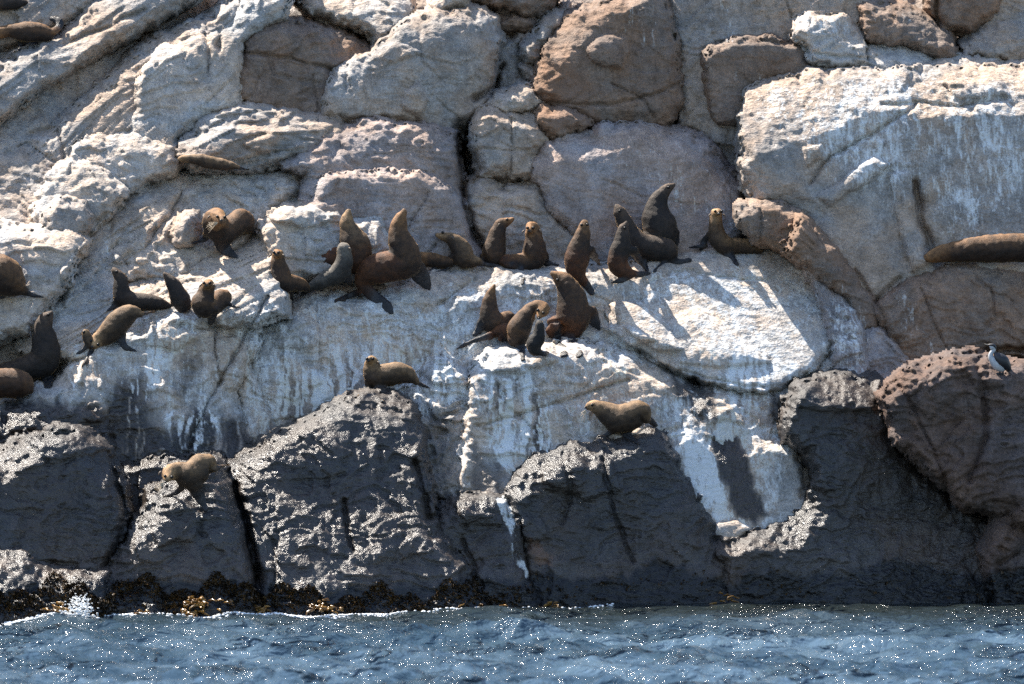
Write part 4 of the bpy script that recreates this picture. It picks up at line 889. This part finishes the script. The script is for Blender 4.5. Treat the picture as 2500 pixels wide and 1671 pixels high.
# ------------------------------------------------------------------ cormorant
def make_bird():
    fr = (2200, 780, 300 / 2346.)
    x0, y0, kk = fr
    foot = (x0 + 1890 * kk, y0 + 1040 * kk); Y0 = surf(foot[0], foot[1] - 4) - .10
    def P(pts): 
        return [np.append(w3(x0 + p[0] * kk, y0 + p[1] * kk, Y0 + (p[3] if len(p) > 3 else 0)), p[2] * kk * (Y0 + CAM_D) / FPX) for p in pts]
    base = w3(foot[0], foot[1], Y0)
    root = bpy.data.objects.new('cormorant', None); COL.objects.link(root); root.location = base; root.empty_display_size = .2
    tag(root, 'black and white cormorant standing on the knobbly red brown boulder', 'bird')
    MW_ = plain('white_feathers', (.42, .43, .44), .7); MB_ = plain('black_feathers', (.012, .013, .017), .5); ML = plain('bill_horn', (.25, .22, .18), .5)
    def part(name, pts, mat, flat=1.0, n=6):
        G = catmull(P(pts), n); v, f = tube(G[:, :3] - base, G[:, 3], G[:, 3] * flat, (0, 1, 0), 14); return mesh_obj(name, v, f, mat, root)
    part('body', [(1690, 500, 20), (1740, 530, 55), (1775, 575, 38), (1720, 650, 42), (1715, 720, 55), (1770, 790, 90), (1850, 860, 120), (1930, 920, 100), (1990, 950, 40)], MW_, .9, 8)
    part('cap', [(1660, 488, 12, -.005), (1710, 488, 26, -.006), (1760, 500, 34, -.006), (1795, 540, 26, 0), (1790, 600, 22, .02), (1790, 650, 24, .02)], MB_, 1.5)
    part('wing', [(1790, 650, 30, -.02), (1860, 720, 95, -.03), (1940, 800, 120, -.03), (2010, 880, 90, -.02), (2070, 960, 45, 0)], MB_, .95)
    part('tail', [(2020, 920, 60), (2080, 990, 46), (2140, 1045, 26)], MB_, .35)
    part('bill', [(1670, 492, 12), (1630, 482, 9), (1590, 470, 4)], ML)
    for dx in (0, 60): part('leg', [(1880 + dx, 940, 34), (1885 + dx, 990, 20), (1885 + dx, 1035, 16)], MB_); 
    for dx in (0, 60): part('foot', [(1895 + dx, 1036, 22), (1850 + dx, 1040, 26), (1800 + dx, 1042, 14)], MB_, .3)
    return root
make_bird()
# ------------------------------------------------------------------ sea
def wave_field(X, Y):
    r = np.random.RandomState(11); Z = np.zeros_like(X); DX = np.zeros_like(X); DY = np.zeros_like(X)
    for i in range(64):
        lam = 5.5 * (0.055 ** (i / 63.)) * (0.85 + .3 * r.rand())
        th = math.radians(-100 + r.randn() * 42)
        kx, ky = math.cos(th) * 2 * math.pi / lam, math.sin(th) * 2 * math.pi / lam
        A = .0080 * lam ** .45 * (.5 + r.rand()); ph = r.rand() * 6.283
        gate = 1 + .5 * np.sin(X * .31 * (1 + r.rand()) + Y * .23 + ph * 2)
        a = kx * X + ky * Y + ph; Z += A * gate * np.cos(a); DX -= A * .8 * math.cos(th) * np.sin(a); DY -= A * .8 * math.sin(th) * np.sin(a)
    q = .30 + .70 * sstep(1.0, -6.0, Y)
    return Z * q, DX * q, DY * q
def build_sea():
    m, nt, b = new_mat('sea_water'); L = nt.links
    b.inputs['Base Color'].default_value = (.010, .035, .050, 1); b.inputs['Roughness'].default_value = .09; b.inputs['IOR'].default_value = 1.33
    b.inputs['Specular IOR Level'].default_value = .5
    pos = N(nt, 'ShaderNodeNewGeometry').outputs['Position']
    mp = N(nt, 'ShaderNodeMapping'); mp.inputs['Scale'].default_value = (.75, 1.0, 1); L.new(pos, mp.inputs['Vector'])
    n1 = noise_node(nt, mp.outputs[0], 3.4, 4, .55, .6); n2 = noise_node(nt, mp.outputs[0], 5.5, 3, .55, .4)
    n3 = noise_node(nt, mp.outputs[0], 45, 2, .6)
    gust = ramp(nt, noise_node(nt, pos, .42, 5, .62), .545, .61)
    h = math_node(nt, 'MULTIPLY', n1, .55)
    h = math_node(nt, 'ADD', h, math_node(nt, 'MULTIPLY', n2, math_node(nt, 'MULTIPLY_ADD', gust, .95, .07)))
    h = math_node(nt, 'ADD', h, math_node(nt, 'MULTIPLY', n3, math_node(nt, 'MULTIPLY_ADD', gust, .12, .012)))
    bp = N(nt, 'ShaderNodeBump'); bp.inputs['Strength'].default_value = 1.0; bp.inputs['Distance'].default_value = .36
    L.new(h, bp.inputs['Height']); L.new(bp.outputs[0], b.inputs['Normal']); L.new(math_node(nt, 'MULTIPLY_ADD', gust, .07, .06), b.inputs['Roughness'])
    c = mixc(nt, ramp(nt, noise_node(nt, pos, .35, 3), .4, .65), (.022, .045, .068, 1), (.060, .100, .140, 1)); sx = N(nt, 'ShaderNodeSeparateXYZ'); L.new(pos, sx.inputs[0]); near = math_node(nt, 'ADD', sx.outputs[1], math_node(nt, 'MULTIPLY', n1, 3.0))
    c = mixc(nt, ramp(nt, near, -5.5, 1.5), c, (.014, .019, .019, 1)); L.new(c, b.inputs['Base Color'])  # dark shallows by the shore, with the cliff's dark reflection painted in
    xs = np.concatenate([np.linspace(-90, -11, 40)[:-1], np.linspace(-11, 11, 560), np.linspace(11, 90, 40)[1:]])
    ys = np.concatenate([np.linspace(-140, -20, 70)[:-1], np.linspace(-20, 5, 620)])
    X, Y = np.meshgrid(xs, ys); Z, DX, DY = wave_field(X, Y)
    H, W = X.shape; V = np.stack([(X + DX).ravel(), (Y + DY).ravel(), Z.ravel()], 1)
    idx = np.arange(H * W).reshape(H, W)
    F = np.stack([idx[:-1, :-1].ravel(), idx[:-1, 1:].ravel(), idx[1:, 1:].ravel(), idx[1:, :-1].ravel()], 1)
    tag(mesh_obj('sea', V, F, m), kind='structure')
build_sea()

# ------------------------------------------------------------------ weed, kelp, foam
def weed_material(name, c1, c2, rough):
    m, nt, b = new_mat(name); pos = N(nt, 'ShaderNodeNewGeometry').outputs['Position']
    f = ramp(nt, noise_node(nt, pos, 7, 4), .35, .65); nt.links.new(mixc(nt, f, (*c1, 1), (*c2, 1)), b.inputs['Base Color']); b.inputs['Roughness'].default_value = rough
    return m
def tufts():
    r = np.random.RandomState(3); V = []; F = []
    dens_x = np.array([-200, 0, 200, 640, 1200, 1290, 1400, 2600]); dens = np.array([1, 1, 1, 1, .7, .12, .03, .03])
    for _ in range(26000):
        px = r.uniform(-150, 2650)
        if r.rand() > np.interp(px, dens_x, dens): continue
        top = np.interp(px, BAND_X, BAND_Y) + 20 * math.sin(px / 31.) + 12 * math.sin(px / 12.7 + 1)
        py = top + 22 + abs(r.randn()) * 34 - 8
        if py > 1520: continue
        Y = surf(px, py); 
        p = w3(px, py, Y + .02); s = .012 + .022 * r.rand()
        for k in range(3):
            a = r.uniform(0, 6.28); d = np.array([math.cos(a) * .8, -abs(r.randn()) * .7 - .3, math.sin(a) * .8 - .5]); d /= np.linalg.norm(d)
            q = np.cross(d, r.randn(3)); q /= np.linalg.norm(q); b = len(V)
            V += [p - q * s * .35, p + q * s * .35, p + d * s * 1.2 + q * s * .5, p + d * s * 1.9, p + d * s * 1.2 - q * s * .5]
            F.append((b, b + 1, b + 2, b + 3, b + 4))
    o = mesh_obj('seaweed_turf', V, F, weed_material('brown_weed', (.020, .012, .005), (.085, .046, .012), .5), smooth=False); tag(o, kind='stuff', label='short brown weed fringing the rocks above the water', cat='seaweed')
tufts()
M_KELP = weed_material('kelp_skin', (.09, .042, .010), (.28, .14, .02), .3)
def kelp(px, py, n, spread, label):
    r = np.random.RandomState(int(px)); Y0 = min(surf(px, py) - .06, (CAM_Z) * FPX / (max(py, 1300) - 835.5) - CAM_D + .1)
    base = w3(px, py, Y0); V = []; F = []
    for i in range(n):
        a = r.uniform(-.1, 3.24); L = r.uniform(.06, .17); w = r.uniform(.010, .020); st = np.array([r.randn() * spread, -abs(r.randn()) * .08, r.randn() * .035])
        C = [st + np.array([math.cos(a) * L * t + .02 * math.sin(9 * t + i), -.10 * t, math.sin(a) * L * t * .8 - .28 * L * t * t * 2.2]) for t in np.linspace(0, 1, 7)]
        v, f = tube(np.array(C), [w * x for x in (.4, .9, 1.1, 1, .9, .6, .2)], [.005] * 7, (0, 1, .3), 6)
        b = len(V); V += list(v); F += [tuple(j + b for j in q) for q in f]
    o = mesh_obj('kelp', V, F, M_KELP); o.location = base; tag(o, label, 'kelp', 'kelp clumps along the waterline')
kelp(490, 1474, 34, .13, 'largest golden kelp clump, at the waterline below the pointed boulder')
kelp(455, 1500, 12, .10, 'kelp tatter lying in the foam just left of the largest kelp clump')
kelp(635, 1490, 18, .12, 'yellow kelp below the dark joint between the pointed and the long boulder')
kelp(790, 1484, 22, .12, 'orange kelp clump under the middle of the long dark boulder')
kelp(350, 1502, 9, .08, 'small kelp tuft nearest the splash on the left')
kelp(1355, 1478, 12, .14, 'bright yellow kelp strand floating below the black boulder')
kelp(1775, 1462, 10, .14, 'yellow kelp strand floating farthest to the right')
kelp(130, 1488, 10, .10, 'dull kelp at the left, beside the splash')
kelp(1180, 1486, 12, .16, 'flat brown kelp floating under the boulder with the white streak')
def foam():
    r = np.random.RandomState(5); V = []; F = []
    m, nt, b = new_mat('foam'); b.inputs['Base Color'].default_value = (.82, .84, .85, 1); b.inputs['Roughness'].default_value = .35
    t = (1 + 5 ** .5) / 2
    iv = np.array([(-1, t, 0), (1, t, 0), (-1, -t, 0), (1, -t, 0), (0, -1, t), (0, 1, t), (0, -1, -t), (0, 1, -t), (t, 0, -1), (t, 0, 1), (-t, 0, -1), (-t, 0, 1)]) / 1.9
    fi = [(0, 11, 5), (0, 5, 1), (0, 1, 7), (0, 7, 10), (0, 10, 11), (1, 5, 9), (5, 11, 4), (11, 10, 2), (10, 7, 6), (7, 1, 8), (3, 9, 4), (3, 4, 2), (3, 2, 6), (3, 6, 8), (3, 8, 9), (4, 9, 5), (2, 4, 11), (6, 2, 10), (8, 6, 7), (9, 8, 1)]
    def drop(p, s):
        b = len(V); V.extend([p + v * s * np.array([1.3, 1, .7]) for v in iv]); F.extend([tuple(i + b for i in q) for q in fi])
    for _ in range(320):       # splash
        a = r.rand(); px = 195 + r.randn() * 20 * (1 - a * .5); py = 1512 - a * 50 - abs(r.randn()) * 6
        p = w3(px, py, min(surf(px, py), -.9) - .25 + r.randn() * .12); drop(p, .006 + .014 * r.rand() * (1.2 - a))
    for _ in range(1500):      # lace of foam along the rocks
        px = r.uniform(-100, 1000) if r.rand() < .9 else r.uniform(900, 1500)
        x = (px - 1250) * 59.5 / FPX; d = abs(r.randn()) * .22
        yr = surf(px, np.interp(px, [0, 1250, 2500], [1505, 1480, 1462])); y = min(yr, 2.4) - .05 - d
        z, dx, dy = wave_field(np.array([x]), np.array([y])); drop(np.array([x, y, z[0] + .004]), .008 + .016 * r.rand() * (1 - min(d, .9)))
    o = mesh_obj('sea_foam', V, F, m); tag(o, kind='stuff', label='white foam and splash where the sea meets the rocks', cat='foam')
foam()
